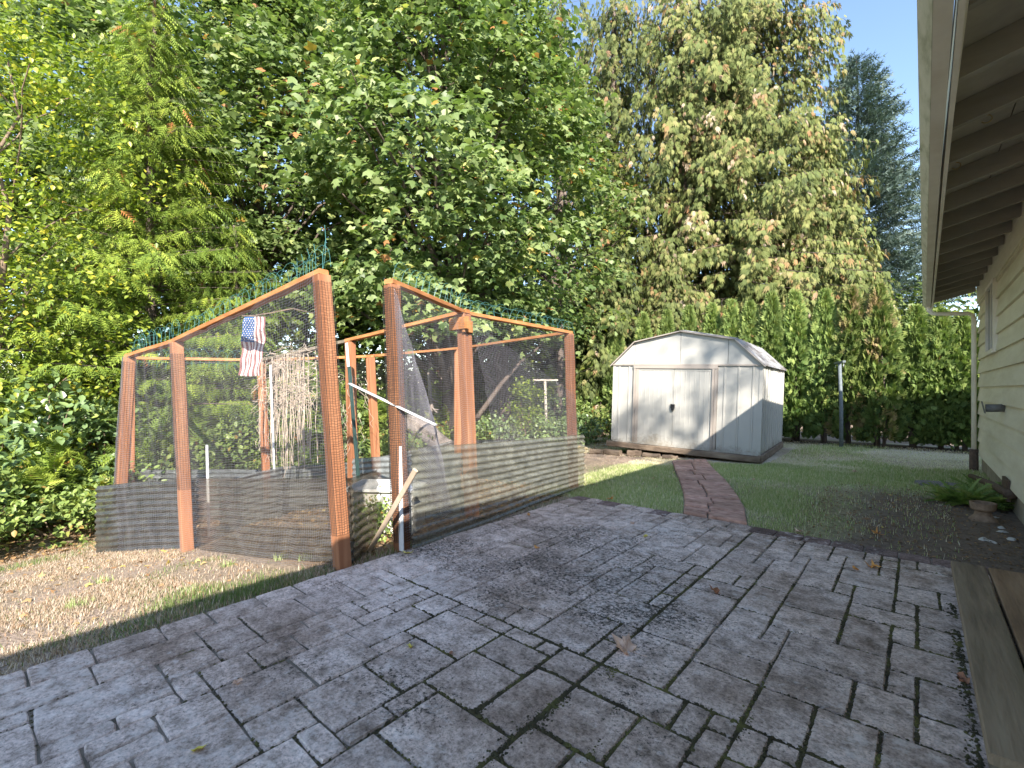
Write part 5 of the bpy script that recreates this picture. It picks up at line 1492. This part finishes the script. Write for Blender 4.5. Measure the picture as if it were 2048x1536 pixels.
conifer(x_, y_, 27, 3.6, 'sparse old cedar with blue sky between its hanging sprays', 'cedar_tree', 33, 'old_cedar', 'feather', .31, 260, .19, curtain=4, hmax=20.5, zb=2.0, droop=.40, hang=1.8, lean_up=.10, power=.4, trunk_r=.30, tint=.46, sparse=.12, wid=.32)
x_, y_ = xy(1622, 22)
conifer(x_, y_, 14.5, 4.2, 'rounded lower cedar on the right flank of the huge cedar', 'cedar_tree', 34, 'old_cedar', 'feather', .28, 400, .15, curtain=4, zb=1.5, droop=.40, hang=1.4, lean_up=.14, power=.72, trunk_r=.32, tint=.52, azimuth=front(x_, y_), wid=.34, hangvar=.3)
x_, y_ = xy(1120, 25)
conifer(x_, y_, 27, 3.8, 'dark old cedar in the gap between the pale maple and the sparse cedar', 'cedar_tree', 38, 'old_cedar', 'feather', .34, 170, .24, curtain=3, hmax=22, zb=2.0, droop=.40, hang=1.6, lean_up=.10, power=.4, trunk_r=.30, tint=.34, wid=.32, azimuth=front(x_, y_))
x_, y_ = xy(1215, 19)
conifer(x_, y_, 8.2, 2.8, 'dark bushy cedar over the left end of the hedge', 'cedar_tree', 35, 'old_cedar', 'feather', .25, 220, .13, curtain=3, zb=.8, droop=.40, hang=1.2, lean_up=.14, power=.6, trunk_r=.18, tint=.32, wid=.32)
x_, y_ = xy(1330, 18.5)
conifer(x_, y_, 7.6, 2.3, 'shrubby cedar directly behind the shed roof and hedge', 'cedar_tree', 36, 'old_cedar', 'feather', .25, 200, .13, curtain=3, zb=.8, droop=.40, hang=1.2, lean_up=.14, power=.6, trunk_r=.16, tint=.55, wid=.32)
x_, y_ = xy(1712, 30)
conifer(x_, y_, 22.5, 5.6, 'blue-grey spruce with upswept branch tips next to the eaves', 'spruce_tree', 37, 'spruce', 'brush', .80, 330, .15, zb=2, droop=-.08, hang=.0, lean_up=.02, power=.78, trunk_r=.35, tint=.5, wid=.26, tip=.15, hangvar=.25, azimuth=front(x_, y_))

# ------------------------------------------------------------------ arborvitae hedge behind the shed
def arb_mesh(seed, H, Rr, patchy):
    nr = np.random.default_rng(seed); n = 4300
    t = nr.random(n) ** .9; a = nr.uniform(0, 2 * math.pi, n)
    prof = np.where(t < .12, .78 + 1.8 * t, 1) * (1 - np.clip((t - .42) / .58, 0, 1) ** 1.25) ** .9
    lump = 1 + .16 * np.sin(5 * a + 9 * t + seed) * np.sin(13 * t + 2 * seed) + .12 * np.sin(11 * a - 17 * t)
    rad = Rr * prof * lump * (nr.random(n) ** .22) + .015
    z = .10 + (H - .10) * t
    keep = ~((t < .16) & (nr.random(n) > (t / .16) * .7 + .42))
    gap = fnoise(a * 1.2 + 10 * seed, z, .5, 90, 2)
    keep &= ~((gap < .30) & (t < .6))
    pos = np.stack([rad * np.cos(a), rad * np.sin(a), z], 1)[keep]; a = a[keep]; m = keep.sum(); z = z[keep]
    out = np.stack([np.cos(a), np.sin(a), np.zeros(m)], 1)
    fwd = np.array([0, 0, 1.0]) * .75 + out * .65 + nr.normal(size=(m, 3)) * .35
    tang = np.stack([-np.sin(a), np.cos(a), np.zeros(m)], 1)
    upv = tang * nr.normal(size=(m, 1)) + out * .4 + nr.normal(size=(m, 3)) * .3
    brown = fnoise(a * .8 + seed * 3, z, .55, 60, 3)
    tint = .42 + .16 * nr.normal(size=m) + .28 * (np.clip(z / H, 0, 1) - .4) + (.55 * smooth01(brown, .58, .68) if patchy else 0)
    return pos, fwd, upv, .15 * nr.uniform(.7, 1.3, m), tint
def arb_tree_mesh(seed, H, Rr, mat, patchy):
    tv, tf = T['fan']; pos, fwd, upv, s, tint = arb_mesh(seed, H, Rr, patchy)
    n = len(pos); y = unit(fwd); x = unit(np.cross(y, upv)); z = np.cross(x, y); s = s[:, None, None]
    Vv = pos[:, None] + s * (tv[None, :, 0:1] * x[:, None] + tv[None, :, 1:2] * y[:, None] + tv[None, :, 2:3] * z[:, None])
    Ff = tf[None] + (np.arange(n) * len(tv))[:, None, None]
    return arrays_mesh('crown', Vv.reshape(-1, 3), Ff.reshape(-1, 3), M[mat], tint=np.repeat(np.clip(tint, 0, 1), len(tv)))
ARB = [arb_tree_mesh(61, 3.7, .45, 'arborvitae', False), arb_tree_mesh(62, 3.7, .42, 'arborvitae', False), arb_tree_mesh(63, 3.7, .46, 'arborvitae', False), arb_tree_mesh(64, 3.7, .50, 'arborvitae_old', True)]
TR = []
for k in range(3):
    rr = random.Random(k + 5); mb = MB()
    for q in range(3):
        bx_, by_ = rr.uniform(-.1, .1), rr.uniform(-.1, .1); mb.tube([(bx_, by_, -.1), (bx_ * 1.5, by_ * 1.5, .8), (bx_ * .6, by_ * .6, 2.2)], [.045, .032, .012], 6)
    TR.append(mb.mesh('trunk', M['bark'], True))
HEDGE = [  # px of the tip, py of the tip, depth offset, mesh, label
    (1160, 690, 1.6, 0, 'leafy arborvitae nearest the far corner post of the pen'),
    (1194, 660, 1.1, 2, 'yellowish arborvitae standing clear left of the shed'),
    (1233, 642, .9, 1, 'arborvitae whose tip rises over the left eave of the shed'),
    (1287, 630, .6, 0, 'arborvitae just left of the shed roof peak, first to the left'),
    (1334, 624, .6, 2, 'arborvitae behind the left slope of the shed roof peak'),
    (1378, 616, .4, 1, 'arborvitae right behind the shed roof peak'),
    (1424, 612, .2, 0, 'arborvitae behind the right slope of the shed roof, nearest the peak'),
    (1462, 604, .0, 1, 'arborvitae behind the upper right bend of the shed roof'),
    (1500, 608, .0, 2, 'arborvitae behind the stained right roof sheets'),
    (1543, 590, -.1, 0, 'tall dark tipped arborvitae over the right end of the shed roof'),
    (1590, 586, .0, 2, 'arborvitae just past the right wall of the shed'),
    (1650, 584, .0, 1, 'arborvitae directly left of the grey clothesline pole'),
    (1703, 578, -.1, 3, 'patchy arborvitae directly right of the grey clothesline pole'),
    (1757, 572, -.1, 3, 'tallest arborvitae, with brown dead patches'),
    (1832, 616, .2, 0, 'bright tipped arborvitae under the end of the gutter'),
    (1880, 622, .2, 1, 'arborvitae left of the downspout under the eaves'),
    (1925, 630, .3, 2, 'rightmost arborvitae, against the downspout'),
    (1985, 640, .3, 0, 'arborvitae hidden mostly by the house corner')]
for k, (px, py, dyo, mi, lab) in enumerate(HEDGE):
    u = (px - HX) / F_PX; Yd = (15.0 + dyo) / (u * sT + cT)
    x_, y_ = xy(px, Yd); top = CAM_H - (py - HY) / F_PX * Yd; z0 = gzf(x_, y_)
    root = empty('arborvitae', (x_, y_, z0), k * 1.7, lab, 'hedge tree', 'arborvitae hedge behind the shed')
    sc = (top - z0) / 3.72
    w = 1.0 if px < 1780 else 1.05
    root.scale = (w, w, sc)
    c = bpy.data.objects.new('crown', ARB[mi]); COL.objects.link(c); c.parent = root
    c = bpy.data.objects.new('trunk', TR[k % 3]); COL.objects.link(c); c.parent = root

# ------------------------------------------------------------------ undergrowth
def bush(x, y, w, h, n, leaf, tmpl, mat, label, cat='shrub', name='shrub', seed=1, group=None, tint=.45, stems=10, flat=.6, barkmat='twig'):
    r = random.Random(seed); nr = np.random.default_rng(seed); z0 = gzf(x, y)
    root = empty(name, (x, y, z0), 0, label, cat, group); mb = MB()
    nc = max(6, n // 45); per = max(4, n // nc)
    a = nr.uniform(0, 6.283, nc); t = nr.random(nc); rad = w * np.sqrt(nr.random(nc)) * (1 - .55 * t)
    C = np.stack([rad * np.cos(a), rad * np.sin(a), .08 + h * .9 * t * (1 - .25 * (rad / w))], 1)
    for k in range(min(nc, stems)): limb(mb, (C[k][0] * .15, C[k][1] * .15, -.03), C[k], .016, .004, .05, r, 4, 4)
    mb.build('stem', M[barkmat], root)
    ci = np.repeat(np.arange(nc), per); m = len(ci); sc = .32 * min(w, h) ** .5
    pos = C[ci] + nr.normal(size=(m, 3)) * sc * np.array([.6, .6, .38]); pos[:, 2] = np.maximum(pos[:, 2], .02)
    out = unit(C * np.array([1, 1, .5]) + 1e-6)
    upv = np.array([.25, -.2, 1.0]) + out[ci] * .4 + nr.normal(size=(m, 3)) * .4
    fwd = out[ci] * .7 + nr.normal(size=(m, 3)) * .7 + np.array([0, 0, -.15])
    ti = tint + .2 * nr.normal(size=m) + .08 * nr.normal(size=nc)[ci]
    scatter('foliage', tmpl, pos, fwd, upv, leaf * nr.uniform(.6, 1.3, m), ti, mat, root)
    return root
G1 = 'undergrowth along the edge of the wood'
rr = random.Random(90)
kinds = [('ovate', 'bramble', .075, 'green bramble', 'bramble'), ('frond_wide', 'young_cedar', .26, 'feathery cedar seedling', 'cedar_seedling'), ('ovate', 'laurel', .10, 'dark broad-leaved shrub', 'shrub')]
rows = ['lowest in front', 'of middle height', 'tallest at the back']
edge = [(-8.9, -1.2, 'left of the photo edge by the lawn corner'), (-8.7, -.4, 'at the very left edge of the lawn'), (-8.9, .3, 'under the hazel beside the dry lawn'), (-9.2, .9, 'between the hazel and the first pen post'),
        (-9.6, 1.5, 'right behind the first pen post'), (-9.9, 2.2, 'behind the pointed stump'), (-9.6, 2.9, 'behind the second pen post'), (-9.3, 3.6, 'behind the white stake in the pen'), (-9.2, 4.3, 'behind the hanging flag'),
        (-9.3, 5.0, 'behind the dead vines'), (-9.2, 5.8, 'behind the tallest doorway post'), (-9.5, 6.7, 'behind the green steel stake'), (-9.9, 7.6, 'seen through the doorway of the pen'), (-10.2, 8.6, 'behind the slanting metal bar'),
        (-10.4, 9.6, 'behind the fallen log'), (-10.3, 10.6, 'behind the pale snag'), (-10.0, 11.6, 'behind the middle back post of the pen'), (-9.5, 12.5, 'left of the pale T-shaped pole'), (-8.9, 13.2, 'right of the pale T-shaped pole'), (-8.2, 13.9, 'between the pen corner post and the hedge')]
for k, (ex, ey_, where) in enumerate(edge):
    for q in range(3):
        kd = kinds[(k + q * 2) % 3] if q else kinds[0]
        dd_ = q * 1.0
        bush(ex - dd_ + rr.uniform(-.3, .3), ey_ + dd_ * .5 + rr.uniform(-.3, .3), .75 + .1 * q, (.75, 1.4, 2.3)[q] * rr.uniform(.8, 1.2), ((700, 800, 900)[q] if kd[0] != 'frond_wide' else 330), kd[2] * (1, 1.1, 1.25)[q], kd[0], kd[1], f'{kd[3]} {where}, {rows[q]}', name=kd[4], seed=200 + 3 * k + q, group=G1, tint=.58 - .06 * q, stems=8)
# taller dark fill behind, trees one cannot count
nr = np.random.default_rng(71)
P_, = [[]]
for (x0, y0, x1, y1, hh, den) in ((-12.5, -4, -12.5, 6, 4.5, 75), (-12.3, 5, -13, 14, 4.6, 110), (-15, 3, -14, 20, 6.2, 90), (-13, 14, -9, 18.5, 4.6, 55), (-20, -8, -21, 20, 9.5, 210), (-22, 20, -10, 32, 9.5, 170), (-10, 32, 14, 36, 7, 150)):
    L_ = math.hypot(x1 - x0, y1 - y0)
    for _ in range(int(den * 1.5)):
        t = nr.random(); P_.append((x0 + (x1 - x0) * t + nr.normal() * .8, y0 + (y1 - y0) * t + nr.normal() * .8, nr.random() ** 1.2 * hh))
C = np.array(P_); per = 32; ci = np.repeat(np.arange(len(C)), per); m = len(ci)
far = smooth01(np.hypot(C[:, 0], C[:, 1]), 14, 24)[ci]
pos = C[ci] + nr.normal(size=(m, 3)) * (.5 + .5 * far)[:, None] * np.array([1, 1, .5]); pos[:, 2] += gz(pos[:, 0], pos[:, 1])
pos[:, 2] = np.maximum(pos[:, 2], gz(pos[:, 0], pos[:, 1]) + .05)
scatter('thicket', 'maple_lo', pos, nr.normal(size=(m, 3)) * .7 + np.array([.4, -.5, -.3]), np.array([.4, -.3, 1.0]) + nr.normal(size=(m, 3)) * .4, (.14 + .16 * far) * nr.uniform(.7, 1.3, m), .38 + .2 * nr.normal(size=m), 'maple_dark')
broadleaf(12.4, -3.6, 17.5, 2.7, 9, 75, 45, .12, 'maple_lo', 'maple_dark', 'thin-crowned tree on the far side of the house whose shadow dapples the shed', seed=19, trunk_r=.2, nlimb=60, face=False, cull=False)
tag(bpy.data.objects['thicket'], 'dense dark green thicket filling the wood behind the trees', 'thicket', kind='stuff')

# slim bare trunks that can be made out in the wood
for k, (px, Y, h, r0, lean, lab) in enumerate(((905, 15.5, 12, .22, .3, 'dark upright trunk in the middle of the pale maple'), (620, 15.5, 12, .16, -.9, 'leaning dark trunk in the gap above the tallest doorway post'), (700, 17, 13, .2, .6, 'forked dark trunk against the sky gap'), (55, 9.6, 4.5, .07, .1, 'slim dark trunk under the hazel at the far left'), (212, 8.9, 2.4, .035, .3, 'bare thin sapling stem left of the pen corner'), (1118, 17.5, 9, .15, .2, 'dark trunk between maple and cedar behind the corner post'))):
    x_, y_ = xy(px, Y); z0 = gzf(x_, y_); r = random.Random(300 + k); mb = MB()
    tp = trunk_tube(mb, (0, 0, -.1), (lean, lean * .4, h), r0, r0 * .3, 9, .12, r)
    for q in range(7):
        i = r.randint(3, 9); a = r.uniform(0, 6.28); limb(mb, tp[i], tp[i] + Vector((math.cos(a), math.sin(a), .6)) * h * .12, r0 * .35, .01, .05, r)
    o = mb.build('bare_trunk', M['bark'], None, smooth=True); tag(o, lab, 'tree trunk'); o.location = (x_, y_, z0)

# stump, fallen log and pale snag seen through the nets
x_, y_ = xy(306, 8.6); z0 = gzf(x_, y_); mb = MB(); r = random.Random(8); n = 14; vs = []
for j, (rad, z) in enumerate(((.50, -.1), (.38, .06), (.30, .25), (.22, .5), (.15, .72), (.10, .9), (.03, 1.02))):
    for i in range(n):
        a = 6.283 * i / n; q = rad * (1 + .22 * math.sin(3 * a + 1) + .12 * math.sin(7 * a) + r.uniform(-.06, .06)); vs.append((q * math.cos(a), q * math.sin(a), z + r.uniform(-.03, .03)))
mb.add(vs, [(j * n + i, j * n + (i + 1) % n, (j + 1) * n + (i + 1) % n, (j + 1) * n + i) for j in range(6) for i in range(n)])
o = tag(mb.build('tree_stump', M['bark_pale'], smooth=True), 'pale pointed tree stump behind the left corner of the pen', 'stump'); o.location = (x_, y_, z0)
a, b = at(818, 845, 11.5), at(945, 905, 10.2); a.z = max(a.z, gzf(a.x, a.y) + .35); b.z = gzf(b.x, b.y) + .12
mb = MB(); pts = [a.lerp(b, t) + Vector((0, 0, .05 * math.sin(9 * t))) for t in np.linspace(0, 1, 8)]; mb.tube(pts, [.24, .26, .25, .22, .2, .17, .13, .06], 10)
tag(mb.build('fallen_log', M['bark_pale'], smooth=True), 'pale fallen log sloping down behind the back netting', 'log')
x_, y_ = xy(862, 12.6); z0 = gzf(x_, y_); mb = MB(); r = random.Random(4)
tp = trunk_tube(mb, (0, 0, -.1), (-.05, 0, 2.25), .09, .03, 8, .05, r)
for q in range(9):
    i = r.randint(3, 8); s = r.choice((-1, 1)); limb(mb, tp[i], tp[i] + Vector((s * r.uniform(.1, .4), 0, r.uniform(-.2, .2))), .03, .012, -.1, r)
o = tag(mb.build('snag', M['bark_pale'], smooth=True), 'pale dead snag standing beyond the pen left of the middle post', 'dead tree'); o.location = (x_, y_, z0)
# shrubs that stand out beyond the pen
for (px, Y, w, h, n, leaf, tm, mat, lab, cat, nm, ti) in (
        (1052, 13.6, .62, 2.05, 1500, .085, 'ovate', 'hazel_leaf', 'bright yellow-green shrub beside the pale T-shaped pole', 'shrub', 'shrub', .25),
        (1000, 13.2, .8, .8, 900, .09, 'ovate', 'laurel', 'low dark shrub at the foot of the bright yellow-green one', 'shrub', 'shrub', .7),
        (1085, 13.4, .8, .75, 900, .09, 'ovate', 'laurel', 'low dark rhododendron under the pale T-shaped pole', 'shrub', 'shrub', .8),
        (1140, 13.8, .7, .9, 900, .09, 'ovate', 'laurel', 'dark shrub behind the far corner post of the pen', 'shrub', 'shrub', .75),
        (940, 12.8, .8, .7, 800, .08, 'ovate', 'bramble', 'low green shrub behind the middle post of the back net', 'shrub', 'shrub', .5),
        (880, 12.0, .7, .55, 700, .08, 'ovate', 'bramble', 'low yellow-green plants in front of the pale snag', 'shrub', 'shrub', .8),
        (790, 10.2, .75, .9, 1100, .09, 'ovate', 'bramble', 'leafy bramble mound behind the inner netting', 'shrub', 'bramble', .7),
        (640, 8.9, .9, .9, 1400, .09, 'ovate', 'bramble', 'leafy bramble mound behind the dead vines', 'shrub', 'bramble', .65),
        (470, 9.2, 1.0, 1.5, 1900, .09, 'ovate', 'bramble', 'tall bramble bush behind the white stake and flag', 'shrub', 'bramble', .6),
        (590, 10.3, .9, 2.3, 1900, .10, 'maple_lo', 'maple_leaf', 'maple sapling behind the dead vines', 'shrub', 'maple_sapling', .45),
        (380, 9.6, .8, 2.2, 900, .26, 'frond_wide', 'young_cedar', 'light green cedar sapling behind the second post of the pen', 'shrub', 'cedar_sapling', .55),
        (880, 13.4, .7, 2.3, 800, .26, 'frond_wide', 'young_cedar', 'yellow-green cedar sapling right of the pale snag', 'shrub', 'cedar_sapling', .65),
        (1232, 13.9, .45, .9, 500, .09, 'ovate', 'bramble', 'small green shrub at the left wall of the shed', 'shrub', 'shrub', .6),
        (1175, 13.6, .5, .8, 500, .09, 'ovate', 'laurel', 'small dark shrub between the pen corner and the hedge', 'shrub', 'shrub', .6),
        (1850, 13.2, .62, 1.05, 1300, .09, 'ovate', 'blue_shrub', 'blue-grey shrub in front of the hedge left of the downspout', 'shrub', 'shrub', .5),
        (1918, 13.4, .45, .7, 600, .09, 'ovate', 'blue_shrub', 'small blue-grey shrub against the house corner', 'shrub', 'shrub', .4),
        (30, 7.0, .55, .65, 500, .11, 'ovate', 'bramble', 'broad-leaved bramble clump at the far left edge of the lawn', 'shrub', 'bramble', .75),
        (110, 7.6, .7, .8, 800, .10, 'ovate', 'bramble', 'bright bramble clump spilling onto the lawn left of the pen', 'shrub', 'bramble', .8),
        (200, 8.0, .6, .8, 800, .10, 'ovate', 'bramble', 'bramble clump touching the left corner of the pen', 'shrub', 'bramble', .7)):
    x_, y_ = xy(px, Y); bush(x_, y_, w, h, n, leaf, tm, mat, lab, cat, nm, seed=int(px) + n, tint=ti, stems=14)
# weeds inside the doorway
x_, y_ = xy(745, 4.75); bush(x_, y_, .22, .34, 900, .035, 'ovate', 'bramble', 'tuft of grey-green weeds just inside the doorway of the pen', 'weed', 'weed', seed=5, tint=.6, stems=10)

# ferns at the wall
def fern(px, py, n, L, label, seed):
    p = gp(px, py); z0 = gzf(p.x, p.y); root = empty('fern', (p.x, p.y, z0), 0, label, 'fern', 'ferns against the house wall'); r = np.random.default_rng(seed)
    a = r.uniform(0, 6.283, n); el = r.uniform(.5, 1.35, n)
    fwd = np.stack([np.cos(a) * np.cos(el), np.sin(a) * np.cos(el), np.sin(el)], 1); base = np.stack([np.cos(a) * .03, np.sin(a) * .03, np.zeros(n)], 1)
    T['fernfrond'] = tmpl_frond(12, .22, .55, .012)
    scatter('frond', 'fernfrond', base, fwd, np.tile([0, 0, 1.0], (n, 1)) + fwd * -.2 + r.normal(size=(n, 3)) * .1, L * .72 * r.uniform(.6, 1.2, n), .62 + .25 * r.normal(size=n), 'fern', root)
for k, (px, py, n, L, lab) in enumerate(((1968, 1010, 46, .50, 'tall fern right behind the upturned pot'), (1925, 1005, 40, .45, 'spreading fern between the stepping stone and the pot'), (1890, 1000, 26, .32, 'low fern at the edge of the stepping stone'), (1990, 1004, 36, .42, 'fern tight against the house foundation'), (1958, 985, 30, .4, 'fern below the rusty foot of the downspout'))): fern(px, py, n, L, lab, 400 + k)

# ------------------------------------------------------------------ grass and litter
def grass_field(name, n, x0, x1, y0, y1, hmin, hmax, dens, label, bias=0.0, w=.006, seed=0, gmat='grass'):
    r = np.random.default_rng(seed)
    x = r.uniform(x0, x1, n * 3); y = r.uniform(y0, y1, n * 3)
    k = (r.random(n * 3) < dens(x, y)) & ~((x > PX0 - .02) & (y < PY1 + .012))
    x, y = x[k][:n], y[k][:n]; m = len(x); z = gz(x, y)
    g = greenness(x, y) * (1 if gmat == 'grass' else .8); h = r.uniform(hmin, hmax, m) * (.7 + .7 * g)
    a = r.uniform(0, 6.283, m); lean = np.where(g > .5, .5, 1.1) * r.uniform(.2, 1, m) * h
    ww = w * r.uniform(.7, 1.4, m)
    px_, py_ = np.cos(a + 1.57), np.sin(a + 1.57)
    V_ = np.stack([np.stack([x - px_ * ww / 2, y - py_ * ww / 2, z], 1), np.stack([x + px_ * ww / 2, y + py_ * ww / 2, z], 1), np.stack([x + np.cos(a) * lean, y + np.sin(a) * lean, z + h], 1)], 1)
    tint = np.where(r.random(m) < g * .9 + .03, r.uniform(0, .42, m), r.uniform(.5, 1, m)) + bias
    o = link(name, arrays_mesh(name, V_.reshape(-1, 3), np.arange(3 * m).reshape(m, 3), M[gmat], tint=np.repeat(np.clip(tint, 0, 1), 3)))
    tag(o, label, 'grass', kind='stuff')
rw = random.Random(77)
WEED = ['green weed tuft in the dry grass close to the bottom left photo corner', 'green weed tuft in the middle of the dry lawn', 'weed tuft near the foot of the second pen post', 'weed tuft at the patio edge before the tallest doorway post', 'small weed at the foot of the smoked panel between the front posts', 'weed tuft on the lawn below the left end of the pen']
for k, (px, py) in enumerate(((150, 1225), (385, 1215), (455, 1130), (610, 1138), (560, 1128), (205, 1150))):
    p = gp(px, py, -.2); z0 = gzf(p.x, p.y); n = 70; r = np.random.default_rng(k); a = r.uniform(0, 6.283, n); el = r.uniform(.4, 1.4, n)
    root = empty('weed', (p.x, p.y, z0), 0, WEED[k], 'weed', 'weeds in the dry lawn')
    d = np.stack([np.cos(a) * np.cos(el), np.sin(a) * np.cos(el), np.sin(el)], 1); b = r.normal(size=(n, 3)) * .035; b[:, 2] = 0; side = np.stack([-np.sin(a), np.cos(a), a * 0], 1) * .004; L_ = r.uniform(.03, .085, n)[:, None]
    V_ = np.stack([b - side, b + side, b + d * L_], 1).reshape(-1, 3)
    link('blades', arrays_mesh('blades', V_, np.arange(3 * n).reshape(n, 3), M['lawn_blade'], tint=np.repeat(r.uniform(0, .5, n), 3)), None, root)
shedmask = lambda x, y: ~((x > -5.45) & (x < -2.2) & (y > 9.6) & (y < 13))
pathmask = lambda x, y: ~((y < Lp[-1].y + .1) & (x > np.interp(y, [p.y for p in Lp], [p.x for p in Lp]) - .01) & (x < np.interp(y, [p.y for p in Rp], [p.x for p in Rp]) + .01))
penmask = lambda x, y: ~((x < -3.7) & (x > -8) & (y > 1.7) & (y < 6))
grass_field('dry_grass', 95000, -9.2, -3.38, -1.6, 3.0, .010, .045, lambda x, y: (.12 + .88 * smooth01(fnoise(x, y, .8, 51, 3), .42, .56)) * smooth01(-x, 9.3, 8.0) * penmask(x, y) * (.5 + .5 * smooth01(x, -7.5, -4.5)), 'dry straw-coloured grass left of the patio', seed=1)
grass_field('edge_grass', 6500, -3.85, -3.36, -1.4, 5.2, .02, .05, lambda x, y: smooth01(x, -3.95, -3.45) * (.35 + .65 * (y < 1.9)), 'greener fringe of grass along the left patio edge', seed=2)
grass_field('lawn_grass', 85000, -4.4, .3, 5.27, 10.5, .018, .05, lambda x, y: (.35 + .65 * smooth01(fnoise(x, y, .7, 52, 3), .35, .6)) * shedmask(x, y) * pathmask(x, y) * np.clip((12.2 - y) / 6.5, .25, 1) * (1 - .93 * smooth01(x, -1.5, -.7) * smooth01(-y, -9.5, -8)), 'patchy green lawn between the patio and the shed', seed=3, gmat='lawn_blade')
grass_field('far_grass', 75000, -8.2, 2.5, 9.5, 15.0, .02, .05, lambda x, y: shedmask(x, y) * np.clip((16 - y) / 6, .2, 1), 'thin dry lawn around the shed up to the hedge', w=.009, seed=4, gmat='lawn_blade')
grass_field('yard_grass', 25000, -10, -3.6, 5.9, 13, .015, .04, lambda x, y: .25 + .75 * smooth01(fnoise(x, y, .9, 53, 3), .45, .6), 'scattered dry grass on the bare earth beyond the pen', w=.009, seed=5)
def litter(name, n, pts, s, mat, label, tint=.5, tm='ovate', seed=0):
    r = np.random.default_rng(seed); x, y = pts(r, n); m = len(x)
    pos = np.stack([x, y, gz(x, y) + r.uniform(.004, .02, m)], 1)
    o = scatter(name, tm, pos, np.stack([np.cos(r.uniform(0, 6.28, m)), np.sin(r.uniform(0, 6.28, m)), r.normal(size=m) * .15], 1), np.array([0, 0, 1.0]) + r.normal(size=(m, 3)) * .35, s * r.uniform(.5, 1.4, m), tint + .25 * r.normal(size=m), mat)
    tag(o, label, 'leaf litter', kind='stuff')
litter('wood_litter', 5500, lambda r, n: (-8.2 - np.abs(r.normal(size=n)) * 1.1, r.uniform(-1.5, 14, n)), .06, 'litter', 'brown leaf litter along the edge of the wood', .4, seed=1)
litter('lawn_litter', 330, lambda r, n: (-3.8 - 5 * r.random(n) ** .7, r.uniform(-1.2, 1.6, n)), .042, 'litter', 'small fallen leaves scattered over the dry grass', .55, 'maple_lo', seed=2)
litter('pen_litter', 5000, lambda r, n: (r.uniform(-8, -3.6, n), r.uniform(2.0, 6.2, n)), .05, 'litter', 'brown leaves and chips on the ground inside the pen', .45, seed=3)
litter('yard_litter', 900, lambda r, n: (r.uniform(-9.5, -5.8, n), r.uniform(6.6, 12.5, n)), .06, 'litter', 'fallen leaves on the bare earth beyond the pen', .6, seed=4)
litter('bed_litter', 2600, lambda r, n: (r.uniform(-1.0, .78, n), r.uniform(5.3, 9.3, n)), .022, 'litter', 'fine bark chips in the dark bed by the house', .25, seed=5)
litter('lawn_leaves', 60, lambda r, n: (r.uniform(-3.4, .2, n), r.uniform(5.5, 14, n)), .05, 'litter', 'few small leaves scattered over the green lawn', .65, 'maple_lo', seed=6)
print('TRIS', sum(len(me.loops) - 2 * len(me.polygons) for me in bpy.data.meshes), 'OBJ', len(bpy.data.objects))
